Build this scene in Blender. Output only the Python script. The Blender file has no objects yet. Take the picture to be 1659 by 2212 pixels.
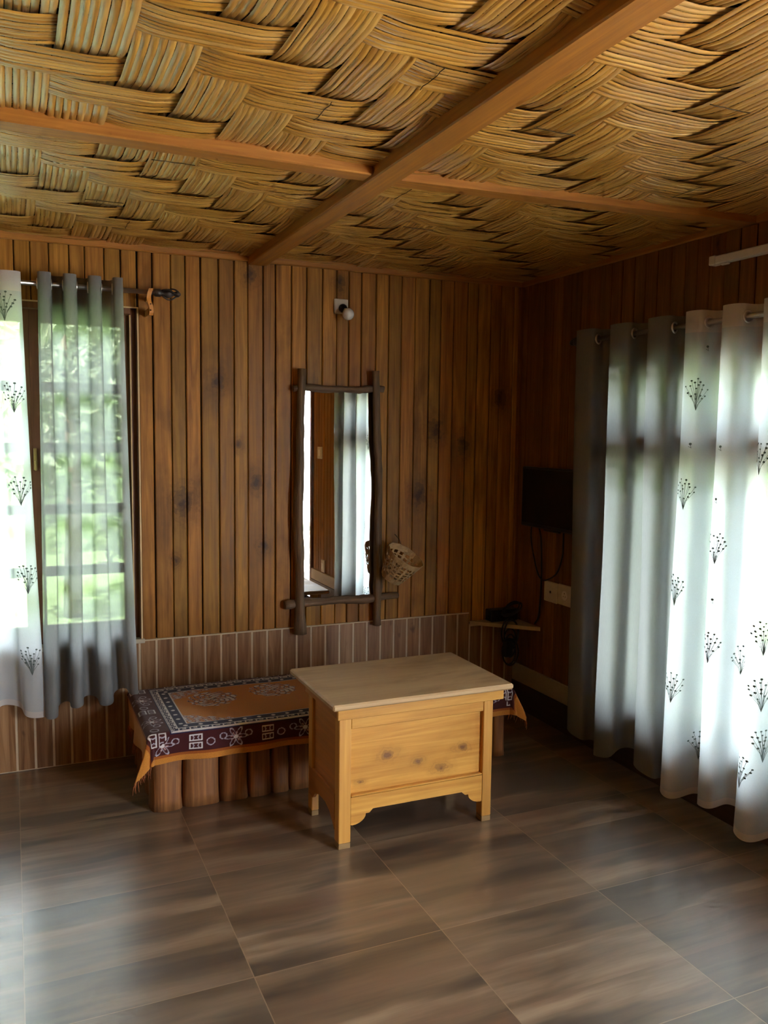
import bpy, math, random
import numpy as np
from mathutils import Vector, Matrix
PI = math.pi
RND = random.Random(11)
scene = bpy.context.scene
COL = scene.collection
H = 2.4

# ------------------------------------------------------------------ mesh helpers
class MB:
    def __init__(s): s.v = []; s.f = []; s.m = []; s.sm = []
    def vert(s, p): s.v.append((p[0], p[1], p[2])); return len(s.v) - 1
    def face(s, idx, m=0, sm=False): s.f.append(tuple(idx)); s.m.append(m); s.sm.append(sm)
    def box(s, a, b, m=0, ch=0.0):
        x0, y0, z0 = a; x1, y1, z1 = b
        if ch <= 0:
            i = [s.vert((x, y, z)) for z in (z0, z1) for y in (y0, y1) for x in (x0, x1)]
            for q in ((0, 2, 3, 1), (4, 5, 7, 6), (0, 1, 5, 4), (2, 6, 7, 3), (0, 4, 6, 2), (1, 3, 7, 5)):
                s.face([i[k] for k in q], m)
            return
        c = min(ch, (x1-x0)*.45, (y1-y0)*.45, (z1-z0)*.45)
        g = {}
        for sx in (0, 1):
            for sy in (0, 1):
                for sz in (0, 1):
                    X = (x0, x1)[sx]; Y = (y0, y1)[sy]; Z = (z0, z1)[sz]
                    dx = (c, -c)[sx]; dy = (c, -c)[sy]; dz = (c, -c)[sz]
                    g[sx, sy, sz, 0] = s.vert((X, Y+dy, Z+dz))
                    g[sx, sy, sz, 1] = s.vert((X+dx, Y, Z+dz))
                    g[sx, sy, sz, 2] = s.vert((X+dx, Y+dy, Z))
        def q(k, flip):
            k = [g[t] for t in k]
            s.face(k[::-1] if flip else k, m)
        for sx in (0, 1): q([(sx,0,0,0),(sx,1,0,0),(sx,1,1,0),(sx,0,1,0)], sx == 0)
        for sy in (0, 1): q([(0,sy,0,1),(1,sy,0,1),(1,sy,1,1),(0,sy,1,1)], sy == 1)
        for sz in (0, 1): q([(0,0,sz,2),(1,0,sz,2),(1,1,sz,2),(0,1,sz,2)], sz == 0)
        for a_ in (0, 1):
            for b_ in (0, 1):
                q([(0,a_,b_,1),(1,a_,b_,1),(1,a_,b_,2),(0,a_,b_,2)], (a_ == b_))
                q([(a_,0,b_,0),(a_,1,b_,0),(a_,1,b_,2),(a_,0,b_,2)], (a_ != b_))
                q([(a_,b_,0,0),(a_,b_,1,0),(a_,b_,1,1),(a_,b_,0,1)], (a_ == b_))
        for sx in (0, 1):
            for sy in (0, 1):
                for sz in (0, 1):
                    q([(sx,sy,sz,0),(sx,sy,sz,1),(sx,sy,sz,2)], (sx+sy+sz) % 2 == 1)
    def tube(s, pts, r, n=10, m=0, cap=True, sm=True, up=None):
        pts = [Vector(p) for p in pts]; k = len(pts)
        rs = r if isinstance(r, (list, tuple)) else [r]*k
        rings = []; prev = None
        for i, p in enumerate(pts):
            t = (pts[min(i+1, k-1)] - pts[max(i-1, 0)])
            if t.length < 1e-9: t = Vector((0, 0, 1))
            t.normalize()
            if prev is None:
                a = Vector((0, 0, 1)) if abs(t.z) < .9 else Vector((1, 0, 0))
                u = t.cross(a).normalized()
            else:
                u = (prev - t*prev.dot(t))
                u = u.normalized() if u.length > 1e-6 else t.orthogonal().normalized()
            prev = u; w = t.cross(u)
            rr = rs[i]; ring = []
            for j in range(n):
                an = 2*PI*j/n; q = rr[j] if isinstance(rr, (list, tuple)) else rr
                ring.append(s.vert(p + u*(math.cos(an)*q) + w*(math.sin(an)*q)))
            rings.append(ring)
        for i in range(k-1):
            for j in range(n):
                s.face((rings[i][j], rings[i][(j+1) % n], rings[i+1][(j+1) % n], rings[i+1][j]), m, sm)
        if cap:
            s.face(rings[0][::-1], m); s.face(rings[-1], m)
    def lathe(s, c, prof, n=24, m=0, axis=(0, 0, 1), sm=True, cap=True):
        ax = Vector(axis).normalized(); u = ax.orthogonal().normalized(); w = ax.cross(u); c = Vector(c)
        rings = []
        for (r, h) in prof:
            rings.append([s.vert(c + ax*h + u*(r*math.cos(2*PI*j/n)) + w*(r*math.sin(2*PI*j/n))) for j in range(n)])
        for i in range(len(prof)-1):
            for j in range(n):
                s.face((rings[i][j], rings[i][(j+1) % n], rings[i+1][(j+1) % n], rings[i+1][j]), m, sm)
        if cap:
            s.face(rings[0][::-1], m); s.face(rings[-1], m)
    def torus(s, c, axis, R, r, n=20, k=8, m=0):
        ax = Vector(axis).normalized(); u = ax.orthogonal().normalized(); w = ax.cross(u); c = Vector(c)
        g = []
        for i in range(n):
            d = u*math.cos(2*PI*i/n) + w*math.sin(2*PI*i/n)
            g.append([s.vert(c + d*(R + r*math.cos(2*PI*j/k)) + ax*(r*math.sin(2*PI*j/k))) for j in range(k)])
        for i in range(n):
            for j in range(k):
                s.face((g[i][j], g[(i+1) % n][j], g[(i+1) % n][(j+1) % k], g[i][(j+1) % k]), m, True)
    def prism(s, poly, axis, a, b, m=0):
        # poly: 2D outline; axis 'x','y','z' extrusion from a to b
        def P(p, t):
            if axis == 'y': return (p[0], t, p[1])
            if axis == 'x': return (t, p[0], p[1])
            return (p[0], p[1], t)
        A = [s.vert(P(p, a)) for p in poly]; B = [s.vert(P(p, b)) for p in poly]; n = len(poly)
        s.face(A[::-1], m); s.face(B, m)
        for i in range(n): s.face((A[i], A[(i+1) % n], B[(i+1) % n], B[i]), m)
    def build(s, name, mats, parent=None, fixn=True):
        me = bpy.data.meshes.new(name)
        me.from_pydata(s.v, [], s.f)
        mats = mats if isinstance(mats, (list, tuple)) else [mats]
        for x in mats: me.materials.append(x)
        me.polygons.foreach_set('material_index', s.m)
        me.polygons.foreach_set('use_smooth', s.sm)
        if fixn:
            import bmesh
            bm = bmesh.new(); bm.from_mesh(me)
            bmesh.ops.recalc_face_normals(bm, faces=bm.faces)
            bm.to_mesh(me); bm.free()
        me.update()
        o = bpy.data.objects.new(name, me); COL.objects.link(o)
        if parent is not None:
            o.parent = parent
            o.matrix_parent_inverse = Matrix.Translation(-Vector(parent.location))
        return o

def tag(o, label, cat=None, group=None, kind=None):
    o['label'] = label
    if cat: o['category'] = cat
    if group: o['group'] = group
    if kind: o['kind'] = kind
    return o
def struct(o, label=None):
    o['kind'] = 'structure'
    if label: o['label'] = label
    return o
def thing(name, loc, label, cat, group=None):
    o = bpy.data.objects.new(name, None); COL.objects.link(o); o.location = loc
    o.empty_display_size = .05
    return tag(o, label, cat, group)

# ------------------------------------------------------------------ node helpers
class NT:
    def __init__(s, name):
        s.mat = bpy.data.materials.new(name); s.mat.use_nodes = True
        s.t = s.mat.node_tree; s.t.nodes.clear()
        s.out = s.n('ShaderNodeOutputMaterial')
    def n(s, typ, **kw):
        x = s.t.nodes.new(typ)
        for k, v in kw.items(): setattr(x, k, v)
        return x
    def l(s, a, b): s.t.links.new(a, b)
    def setin(s, sock, v):
        if isinstance(v, bpy.types.NodeSocket): s.l(v, sock)
        elif isinstance(v, (tuple, list)):
            sock.default_value = tuple(v) + ((1,) if len(v) == 3 and sock.type == 'RGBA' else ())
        else: sock.default_value = v
    def math(s, op, a, b=0.0, c=None, clamp=False):
        x = s.n('ShaderNodeMath', operation=op); x.use_clamp = clamp
        s.setin(x.inputs[0], a); s.setin(x.inputs[1], b)
        if c is not None: s.setin(x.inputs[2], c)
        return x.outputs[0]
    def vmul(s, v, sc):
        x = s.n('ShaderNodeVectorMath', operation='MULTIPLY'); s.setin(x.inputs[0], v); s.setin(x.inputs[1], sc); return x.outputs[0]
    def vadd(s, v, w):
        x = s.n('ShaderNodeVectorMath', operation='ADD'); s.setin(x.inputs[0], v); s.setin(x.inputs[1], w); return x.outputs[0]
    def comb(s, x, y, z):
        c = s.n('ShaderNodeCombineXYZ'); s.setin(c.inputs[0], x); s.setin(c.inputs[1], y); s.setin(c.inputs[2], z); return c.outputs[0]
    def sep(s, v):
        c = s.n('ShaderNodeSeparateXYZ'); s.l(v, c.inputs[0]); return c.outputs
    def obj(s): return s.n('ShaderNodeTexCoord').outputs['Object']
    def geo(s): return s.n('ShaderNodeNewGeometry').outputs
    def noise(s, v, scale=1., detail=4., rough=.55, dist=0.):
        x = s.n('ShaderNodeTexNoise'); s.l(v, x.inputs['Vector'])
        x.inputs['Scale'].default_value = scale; x.inputs['Detail'].default_value = detail
        x.inputs['Roughness'].default_value = rough; x.inputs['Distortion'].default_value = dist
        return x.outputs[0]
    def ramp(s, f, pts):
        x = s.n('ShaderNodeValToRGB'); s.l(f, x.inputs[0]); e = x.color_ramp.elements
        while len(e) < len(pts): e.new(.5)
        for i, (p, c) in enumerate(pts):
            e[i].position = p; e[i].color = tuple(c) + (1,) if len(c) == 3 else c
        return x.outputs[0]
    def rmap(s, f, a, b, c=0., d=1.):
        x = s.n('ShaderNodeMapRange'); x.clamp = True; s.setin(x.inputs[0], f)
        for i, q in enumerate((a, b, c, d)): s.setin(x.inputs[1+i], q)
        return x.outputs[0]
    def mix(s, f, a, b, mode='MIX'):
        x = s.n('ShaderNodeMix', data_type='RGBA', blend_type=mode)
        s.setin(x.inputs[0], f); s.setin(x.inputs[6], a); s.setin(x.inputs[7], b); return x.outputs[2]
    def bump(s, h, strength=.3, dist=.01):
        x = s.n('ShaderNodeBump'); x.inputs['Strength'].default_value = strength; x.inputs['Distance'].default_value = dist
        s.l(h, x.inputs['Height']); return x.outputs[0]
    def bsdf(s, color, rough=.5, normal=None, spec=.5, metal=0., coat=0.):
        x = s.n('ShaderNodeBsdfPrincipled')
        s.setin(x.inputs['Base Color'], color); s.setin(x.inputs['Roughness'], rough)
        s.setin(x.inputs['Specular IOR Level'], spec); s.setin(x.inputs['Metallic'], metal)
        s.setin(x.inputs['Coat Weight'], coat)
        if coat: x.inputs['Coat Roughness'].default_value = .22
        if normal is not None: s.l(normal, x.inputs['Normal'])
        return x.outputs[0]
    def done(s, sh): s.l(sh, s.out.inputs[0]); return s.mat

def plain(name, color, rough=.5, spec=.5, metal=0., bump=0., bscale=200.):
    t = NT(name); nm = None
    o = t.obj(); nz = t.noise(o, bscale*.2, 3.)
    if bump: nm = t.bump(t.noise(o, bscale, 3.), bump, .002)
    c = t.mix(t.rmap(nz, .3, .7, 0, .35), color, tuple(q*.72 for q in color))
    return t.done(t.bsdf(c, rough, nm, spec, metal))

def wood(name, light, dark, grain='z', gs=1., knots=(), kax=('x', 'z'), kr=.022, rough=.42, spec=.4, island=True,
         streak=1., stain=.35, knotcol=(.035, .014, .006), auto=0., tintvar=.35, coat=0., bump=.25, soft=.7):
    t = NT(name); o = t.obj()
    if island:
        rn = t.geo()['Random Per Island']
    else:
        v = t.n('ShaderNodeValue'); v.outputs[0].default_value = .37; rn = v.outputs[0]
    off = t.comb(t.math('MULTIPLY', rn, 37.), t.math('MULTIPLY', rn, 91.), t.math('MULTIPLY', rn, 53.))
    L = 1.6*gs; Q = 26.*gs
    sc = {'z': (Q, Q, L), 'x': (L, Q, Q), 'y': (Q, L, Q)}[grain]
    p = t.vadd(t.vmul(o, sc), off)
    g1 = t.noise(p, 1., 6., .6, 1.2)
    sc2 = {'z': (90*gs, 90*gs, 2.2), 'x': (2.2, 90*gs, 90*gs), 'y': (90*gs, 2.2, 90*gs)}[grain]
    g2 = t.noise(t.vadd(t.vmul(o, sc2), off), 1., 3., .6, .4)
    f = t.math('ADD', t.math('MULTIPLY', g1, .65), t.math('MULTIPLY', g2, .35))
    mid = tuple((a+b)/2 for a, b in zip(light, dark))
    c = t.ramp(f, [(.5-.2*streak, dark), (.5, mid), (.5+.17*streak, light)])
    # per board tint
    c = t.mix(t.rmap(rn, 0, 1, 0, tintvar), c, tuple(q*.55 for q in mid))
    hs = t.n('ShaderNodeHueSaturation'); t.l(c, hs.inputs['Color'])
    t.l(t.rmap(t.math('FRACT', t.math('MULTIPLY', rn, 17.3)), 0, 1, .494, .507), hs.inputs['Hue'])
    t.l(t.rmap(t.math('FRACT', t.math('MULTIPLY', rn, 7.7)), 0, 1, .86, 1.14), hs.inputs['Value'])
    c = hs.outputs[0]
    if stain:
        ss = {'z': (3.2, 3.2, 1.3), 'x': (1.3, 3.2, 3.2), 'y': (3.2, 1.3, 3.2)}[grain]
        s_ = t.noise(t.vadd(t.vmul(o, ss), t.vmul(off, (.08, .08, .08))), 1., 5., .6, .6)
        c = t.mix(t.rmap(s_, .52, .72, 0, stain), c, tuple(q*.5 for q in dark))
    sx = t.sep(o); ai = {'x': 0, 'y': 1, 'z': 2}
    kk = None
    wob = t.math('MULTIPLY', t.math('SUBTRACT', t.noise(o, 34., 4.), .5), 2.4)
    for (a, b, *r) in knots:
        r = r[0] if r else kr
        e = (1., .7) if grain == kax[1] else (.55, 1.)
        da = t.math('MULTIPLY', t.math('SUBTRACT', sx[ai[kax[0]]], a), e[0]/r)
        db = t.math('MULTIPLY', t.math('SUBTRACT', sx[ai[kax[1]]], b), e[1]/r)
        d = t.math('ADD', t.math('SQRT', t.math('ADD', t.math('MULTIPLY', da, da), t.math('MULTIPLY', db, db))), wob)
        kk = d if kk is None else t.math('MINIMUM', kk, d)
    if auto:
        vs = {'z': (5.5, 5.5, 2.6), 'x': (2.6, 5.5, 5.5), 'y': (5.5, 2.6, 5.5)}[grain]
        vo = t.n('ShaderNodeTexVoronoi'); vo.inputs['Scale'].default_value = 1.
        t.l(t.vadd(t.vmul(o, vs), t.vmul(off, (.0, .0, .13))), vo.inputs['Vector'])
        cs = t.sep(vo.outputs['Color'])
        d = t.math('ADD', t.math('MULTIPLY', vo.outputs['Distance'], 1./auto), t.math('MULTIPLY', t.math('GREATER_THAN', cs[0], .45), 50.))
        d = t.math('ADD', d, wob)
        kk = d if kk is None else t.math('MINIMUM', kk, d)
    if kk is not None:
        rings = t.math('SINE', t.math('MULTIPLY', kk, 9.))
        c = t.mix(t.rmap(kk, .7, 2.8, .55*soft, 0.), c, tuple(q*.6 for q in dark))
        c = t.mix(t.math('MULTIPLY', t.rmap(rings, .2, 1, 0, .4*soft), t.rmap(kk, 1., 2.2, 1, 0)), c, knotcol)
        c = t.mix(t.rmap(kk, .2, 1.05, .95*soft+.15, 0.), c, knotcol)
    nm = t.bump(f, bump, .003) if bump else None
    return t.done(t.bsdf(c, t.rmap(g1, .3, .7, rough-.05, rough+.1), nm, spec, 0., coat))

# ------------------------------------------------------------------ materials
M = {}
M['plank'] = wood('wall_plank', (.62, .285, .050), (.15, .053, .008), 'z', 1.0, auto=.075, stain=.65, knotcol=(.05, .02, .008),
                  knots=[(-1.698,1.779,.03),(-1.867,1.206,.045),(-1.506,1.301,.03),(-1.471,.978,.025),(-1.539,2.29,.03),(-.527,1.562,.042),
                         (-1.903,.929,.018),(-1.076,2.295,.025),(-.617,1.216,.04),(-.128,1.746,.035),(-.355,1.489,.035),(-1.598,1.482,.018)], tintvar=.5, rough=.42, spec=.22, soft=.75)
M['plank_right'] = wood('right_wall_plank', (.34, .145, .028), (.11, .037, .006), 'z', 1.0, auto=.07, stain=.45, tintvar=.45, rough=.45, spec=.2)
M['void'] = plain('gap_shadow', (.012, .006, .004), .8)
M['plaster'] = plain('exterior_plaster', (.5, .46, .4), .8)
M['beam'] = wood('beam_wood', (.56, .265, .040), (.28, .105, .014), 'y', 1.2, stain=.2, rough=.5, island=True)
M['beam_x'] = wood('beam_wood_cross', (.56, .26, .040), (.28, .10, .014), 'x', 1.2, stain=.2, rough=.5, island=True)
M['frame'] = wood('window_wood', (.20, .075, .024), (.075, .024, .009), 'z', 1.0, stain=.3, rough=.4)
M['lit_frame_edge'] = wood('window_edge_light', (.85, .62, .32), (.6, .4, .18), 'z', 1., stain=.1, rough=.35)  # pale colour paints the bright lines of light along the window reveal
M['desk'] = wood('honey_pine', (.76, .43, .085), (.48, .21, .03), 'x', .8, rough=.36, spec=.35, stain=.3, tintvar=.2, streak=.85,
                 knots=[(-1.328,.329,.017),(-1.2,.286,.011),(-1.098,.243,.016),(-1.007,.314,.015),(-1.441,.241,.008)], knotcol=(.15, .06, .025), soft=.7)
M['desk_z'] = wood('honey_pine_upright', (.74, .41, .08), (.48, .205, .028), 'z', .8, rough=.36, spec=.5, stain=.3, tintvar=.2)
M['desk_y'] = wood('honey_pine_shaded', (.52, .23, .055), (.30, .11, .022), 'y', .8, rough=.4, spec=.4, stain=.3, tintvar=.2)  # same pine coloured darker, paints the shade on the desk's sides
M['desk_foot'] = plain('bare_grey_wood', (.30, .18, .07), .7)
M['desk_top'] = wood('raw_table_top', (.54, .39, .22), (.38, .235, .105), 'x', .45, rough=.55, stain=.75, island=False, streak=1.5, bump=.1)
M['log'] = wood('bench_log', (.55, .25, .075), (.09, .03, .012), 'z', 1.3, rough=.6, stain=.6, tintvar=.6, auto=.05)
M['bench_board'] = wood('bench_board', (.2, .09, .035), (.08, .03, .012), 'x', 1., rough=.6)
M['driftwood'] = wood('driftwood', (.27, .18, .10), (.06, .034, .018), 'z', 2.2, rough=.6, stain=.5, tintvar=.3, bump=.8)
M['driftwood_x'] = wood('driftwood_bar', (.29, .19, .11), (.07, .04, .02), 'x', 2.2, rough=.6, stain=.5, tintvar=.3, bump=.8)
M['bracket'] = wood('orange_bracket', (.85, .42, .10), (.55, .22, .04), 'z', 2., rough=.35)
M['white_plastic'] = plain('white_plastic', (.78, .76, .72), .35)
M['plate'] = plain('switch_plate', (.60, .56, .48), .35)
M['black'] = plain('black_plastic', (.006, .006, .007), .35)
M['screen'] = plain('black_screen', (.003, .003, .004), .22)
M['rubber'] = plain('black_cable', (.006, .006, .007), .6)
M['steel'] = plain('brushed_steel', (.72, .70, .68), .3, metal=1.)
M['eyelet'] = plain('chrome_eyelet', (.8, .79, .78), .3, metal=1.)
M['finial'] = plain('dark_finial', (.035, .024, .02), .4)
M['cream'] = plain('cream_paint', (.50, .43, .32), .6)
M['thread'] = plain('dark_thread', (.04, .022, .01), .8)
M['slate'] = plain('reflecting_dark', (.02, .02, .02), .4)
M['sprig'] = plain('grey_embroidery', (.10, .13, .13), .8)
M['fringe'] = plain('orange_fringe', (.30, .085, .02), .85)

def tile_mat():
    t = NT('dado_wood_tile'); o = t.obj(); rn = t.geo()['Random Per Island']
    off = t.comb(t.math('MULTIPLY', rn, 37.), 0., t.math('MULTIPLY', rn, 53.))
    g = t.noise(t.vadd(t.vmul(o, (28, 28, 1.8)), off), 1., 6., .6, 1.5)
    c = t.ramp(g, [(.3, (.15, .062, .023)), (.5, (.28, .142, .062)), (.7, (.42, .24, .12))])
    s_ = t.noise(t.vadd(t.vmul(o, (16, 16, 9)), off), 1., 2.)
    c = t.mix(t.rmap(s_, .68, .76, 0, .7), c, (.06, .024, .012))
    c = t.mix(t.rmap(rn, 0, 1, 0, .35), c, (.12, .055, .03))
    return t.done(t.bsdf(c, .4, None, .4))
M['tile'] = tile_mat()
M['grout'] = plain('cream_grout', (.60, .47, .32), .6)

def floor_mat():
    t = NT('wood_look_floor_tile'); o = t.obj(); x, y, z = t.sep(o)
    def cell(v, o0, s):
        q = t.math('DIVIDE', t.math('SUBTRACT', v, o0), s)
        return t.math('FLOOR', q), t.math('FRACT', q)
    ix, fx = cell(x, -2.615-6.0, .6); iy, fy = cell(y, -.035-9.0, .6)
    wn = t.n('ShaderNodeTexWhiteNoise', noise_dimensions='2D'); t.l(t.comb(ix, iy, 0.), wn.inputs['Vector'])
    cr = t.sep(wn.outputs['Color'])
    # planks inside a tile (three boards across y)
    ib, fb = cell(fy, 0., 1/3.)
    wn2 = t.n('ShaderNodeTexWhiteNoise', noise_dimensions='3D'); t.l(t.comb(ix, iy, ib), wn2.inputs['Vector'])
    c2 = t.sep(wn2.outputs['Color'])
    off = t.comb(t.math('MULTIPLY', cr[0], 30.), t.math('MULTIPLY', cr[1], 30.), t.math('MULTIPLY', c2[0], 3.))
    yw = t.math('ADD', y, t.math('MULTIPLY', t.math('SUBTRACT', t.noise(o, 3., 2.), .5), .06))
    pv = t.comb(t.math('MULTIPLY', x, 1.1), t.math('MULTIPLY', yw, 9.), 0.)
    g = t.noise(t.vadd(pv, off), 1., 5., .52, .25)
    pf = t.comb(t.math('MULTIPLY', x, 2.5), t.math('MULTIPLY', y, 75.), 0.)
    gf = t.noise(t.vadd(pf, off), 1., 3., .5, .2)
    f = t.math('ADD', t.math('MULTIPLY', g, .88), t.math('MULTIPLY', gf, .12))
    c = t.ramp(f, [(.24, (.070, .050, .037)), (.38, (.125, .084, .055)), (.52, (.20, .134, .085)), (.70, (.35, .255, .17))])
    bands = t.noise(t.comb(t.math('MULTIPLY', x, .9), t.math('MULTIPLY', yw, 6.), t.math('MULTIPLY', cr[2], 19.)), 1., 3.)
    c = t.mix(t.rmap(bands, .51, .60, 0, .7), c, (.066, .050, .041))
    c = t.mix(t.rmap(bands, .34, .46, .4, 0), c, (.20, .105, .068))
    c = t.mix(t.rmap(c2[1], .55, 1., 0, .38), c, (.05, .043, .038))
    c = t.mix(t.rmap(c2[2], .5, 1., 0, .3), c, (.17, .125, .085))
    # grout
    def line(fr, w):
        a = t.math('MINIMUM', fr, t.math('SUBTRACT', 1., fr)); return t.rmap(a, w*.5, w, 1., 0.)
    gl = t.math('MAXIMUM', line(fx, .0034), line(fy, .0034))
    c = t.mix(t.math('MULTIPLY', gl, .8), c, (.32, .225, .14))
    h = t.math('MULTIPLY', g, .3)
    h = t.math('SUBTRACT', h, t.math('MULTIPLY', gl, .4))
    fine = t.noise(t.vmul(o, (60, 260, 60)), 1., 3.)
    h = t.math('ADD', h, t.math('MULTIPLY', fine, .35))
    return t.done(t.bsdf(c, t.rmap(g, .3, .7, .30, .36), t.bump(h, .10, .003), .6, 0., .75))
M['floor'] = floor_mat()

def reed_mat(name, ax):
    t = NT(name); o = t.obj(); rn = t.geo()['Random Per Island']
    r2 = t.math('FRACT', t.math('MULTIPLY', rn, 13.7)); r3 = t.math('FRACT', t.math('MULTIPLY', rn, 5.31))
    off = t.comb(t.math('MULTIPLY', rn, 37.), t.math('MULTIPLY', rn, 91.), 0.)
    sc = (3.2, 150, 60) if ax == 'x' else (150, 3.2, 60)
    g = t.noise(t.vadd(t.vmul(o, sc), off), 1., 5., .65, .4)
    c = t.ramp(g, [(.28, (.18, .070, .009)), (.45, (.42, .205, .030)), (.6, (.58, .32, .060)), (.78, (.76, .50, .15))])
    sc3 = (5., 9., 5.) if ax == 'x' else (9., 5., 5.)
    pt = t.noise(t.vadd(t.vmul(o, sc3), t.vmul(off, (.02, .02, 0.))), 1., 3.)
    c = t.mix(t.rmap(pt, .5, .72, 0, .55), c, (.36, .165, .026))
    c = t.mix(t.rmap(r2, .4, 1., 0, .45), c, (.28, .13, .024))
    c = t.mix(t.rmap(r3, .7, 1., 0, .35), c, (.75, .52, .20))
    return t.done(t.bsdf(c, t.rmap(g, .3, .7, .26, .40), t.bump(g, .25, .002), .75))
M['reed_x'] = reed_mat('reed_lengthwise', 'x'); M['reed_y'] = reed_mat('reed_crosswise', 'y')

def glass_mat():
    t = NT('window_glass')
    tr = t.n('ShaderNodeBsdfTransparent'); tr.inputs[0].default_value = (.96, .98, .97, 1)
    gl = t.n('ShaderNodeBsdfGlossy'); gl.inputs['Roughness'].default_value = .02
    fr = t.n('ShaderNodeFresnel'); fr.inputs[0].default_value = 1.45
    m = t.n('ShaderNodeMixShader'); t.l(fr.outputs[0], m.inputs[0]); t.l(tr.outputs[0], m.inputs[1]); t.l(gl.outputs[0], m.inputs[2])
    return t.done(m.outputs[0])
M['glass'] = glass_mat()
def mirror_mat():
    t = NT('mirror_silver'); g = t.n('ShaderNodeBsdfGlossy'); g.inputs['Color'].default_value = (.9, .92, .91, 1); g.inputs['Roughness'].default_value = .01
    return t.done(g.outputs[0])
M['mirror'] = mirror_mat()
def cloth_mat(name, col, transp, transl, rough=.6, weave=(500, 500, 60), var=.25, spec=.25):
    t = NT(name); o = t.obj()
    w = t.noise(t.vmul(o, weave), 1., 3., .6)
    c = t.mix(t.rmap(w, .35, .65, 0, var), col, tuple(q*.65 for q in col))
    d = t.bsdf(c, rough, t.bump(w, .15, .001), spec)
    tl = t.n('ShaderNodeBsdfTranslucent'); t.l(c, tl.inputs[0])
    tp = t.n('ShaderNodeBsdfTransparent')
    m1 = t.n('ShaderNodeMixShader'); m1.inputs[0].default_value = transl; t.l(d, m1.inputs[1]); t.l(tl.outputs[0], m1.inputs[2])
    m2 = t.n('ShaderNodeMixShader'); t.setin(m2.inputs[0], t.rmap(w, .3, .7, transp*1.25, transp*.75)); t.l(m1.outputs[0], m2.inputs[1]); t.l(tp.outputs[0], m2.inputs[2])
    return t.done(m2.outputs[0])
M['grey_curtain'] = cloth_mat('grey_curtain_cloth', (.32, .335, .345), .065, .5, .42, (420, 420, 40), .3, .35)
M['sheer'] = cloth_mat('white_sheer_cloth', (.74, .80, .85), .18, .5, .7, (300, 300, 300), .06, .2)
M['sheer_hem'] = cloth_mat('white_sheer_header', (.86, .84, .84), .12, .5, .7, (300, 300, 300), .06, .2)
M['bulb'] = plain('frosted_bulb', (.75, .75, .74), .15)

# ------------------------------------------------------------------ room shell
X0, Y0 = -4.2, -5.4           # left wall, wall behind the photographer
WZ0, WZ1 = .555, 2.10         # left window opening
WXR, WXL = -2.065, -3.75
RY1, RY0, RZ0, RZ1 = -.9, -2.58, .30, 1.97   # right window opening
DY1, DY0, DZ1 = -3.585, -5.25, 2.10          # doorway in right wall

def planks_along(mb, a0, a1, place, zr, pitch=.074, seed=1, th=.014, holes=()):
    """vertical boards from a0 to a1; place(u,d,z)->xyz with d into room; zr(a)->list of (z0,z1)"""
    r = random.Random(seed); a = a0
    while a < a1-.005:
        w = pitch*r.uniform(.86, 1.14); gap = r.choice([.002, .003, .004, .005, .008])
        b = min(a+w, a1)
        for (z0, z1) in zr((a+b)/2):
            l_ = a+gap/2; h_ = b-gap/2; c = .0035
            if h_-l_ < .01: continue
            dd = r.uniform(-.0012, .0012)
            prof = [(l_, -th), (l_, -c+dd), (l_+c, dd), (h_-c, dd), (h_, -c+dd), (h_, -th)]
            A = [mb.vert(place(u, d, z0)) for u, d in prof]; B = [mb.vert(place(u, d, z1)) for u, d in prof]
            for i in range(5): mb.face((A[i], A[i+1], B[i+1], B[i]))
            mb.face(A[::-1]); mb.face(B)
        a = b

# back wall
mb = MB()
planks_along(mb, WXR, 0., lambda u, d, z: (u, -d, z), lambda a: [(.50, 2.385)], seed=3)
planks_along(mb, X0, WXR, lambda u, d, z: (u, -d, z), lambda a: [(WZ1, 2.385)] if a > WXL else [(.0, 2.385)], seed=4)
mb.box((WXR, .014, 0), (.12, .12, H+.1), 1); mb.box((X0-.12, .014, 0), (WXL, .12, H+.1), 1)
mb.box((WXL, .014, WZ1), (WXR, .12, H+.1), 1); mb.box((WXL, .014, 0), (WXR, .12, WZ0-.01), 1)
struct(mb.build('wall_back', [M['plank'], M['void']]), 'varnished vertical plank wall with dark grooves behind the mirror')
# right wall
mb = MB()
def zr_right(a):
    if RY0 < a < RY1: return [(.25, RZ0), (RZ1, 2.385)]
    if DY0 < a < DY1: return [(DZ1, 2.385)]
    return [(.25, 2.385)]
planks_along(mb, Y0, 0., lambda u, d, z: (-d, u, z), zr_right, seed=8, pitch=.076)
for (ya, yb, za, zb) in ((RY1, .12, 0, H+.1), (RY0, RY1, 0, RZ0), (RY0, RY1, RZ1, H+.1), (DY1, RY0, 0, H+.1), (DY0, DY1, DZ1, H+.1), (Y0-.12, DY0, 0, H+.1)):
    mb.box((.014, ya, za), (.12, yb, zb), 1)
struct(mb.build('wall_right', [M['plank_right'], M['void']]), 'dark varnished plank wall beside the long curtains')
# left and front walls (behind the photographer)
mb = MB(); planks_along(mb, Y0, 0, lambda u, d, z: (X0+d, u, z), lambda a: [(0, 2.39)], seed=9); mb.box((X0-.12, Y0-.12, 0), (X0-.014, .12, H+.1), 1)
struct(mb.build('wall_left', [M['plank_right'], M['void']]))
mb = MB(); planks_along(mb, X0, 0, lambda u, d, z: (u, Y0+d, z), lambda a: [(0, 2.39)], seed=10); mb.box((X0-.12, Y0-.12, 0), (.12, Y0-.014, H+.1), 1)
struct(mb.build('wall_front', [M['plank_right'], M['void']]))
# floor
mb = MB(); mb.box((X0-.12, Y0-.12, -.1), (.12, .12, 0))
struct(mb.build('floor', M['floor']), 'dark wood-look floor tiles in a square grid')

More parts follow.
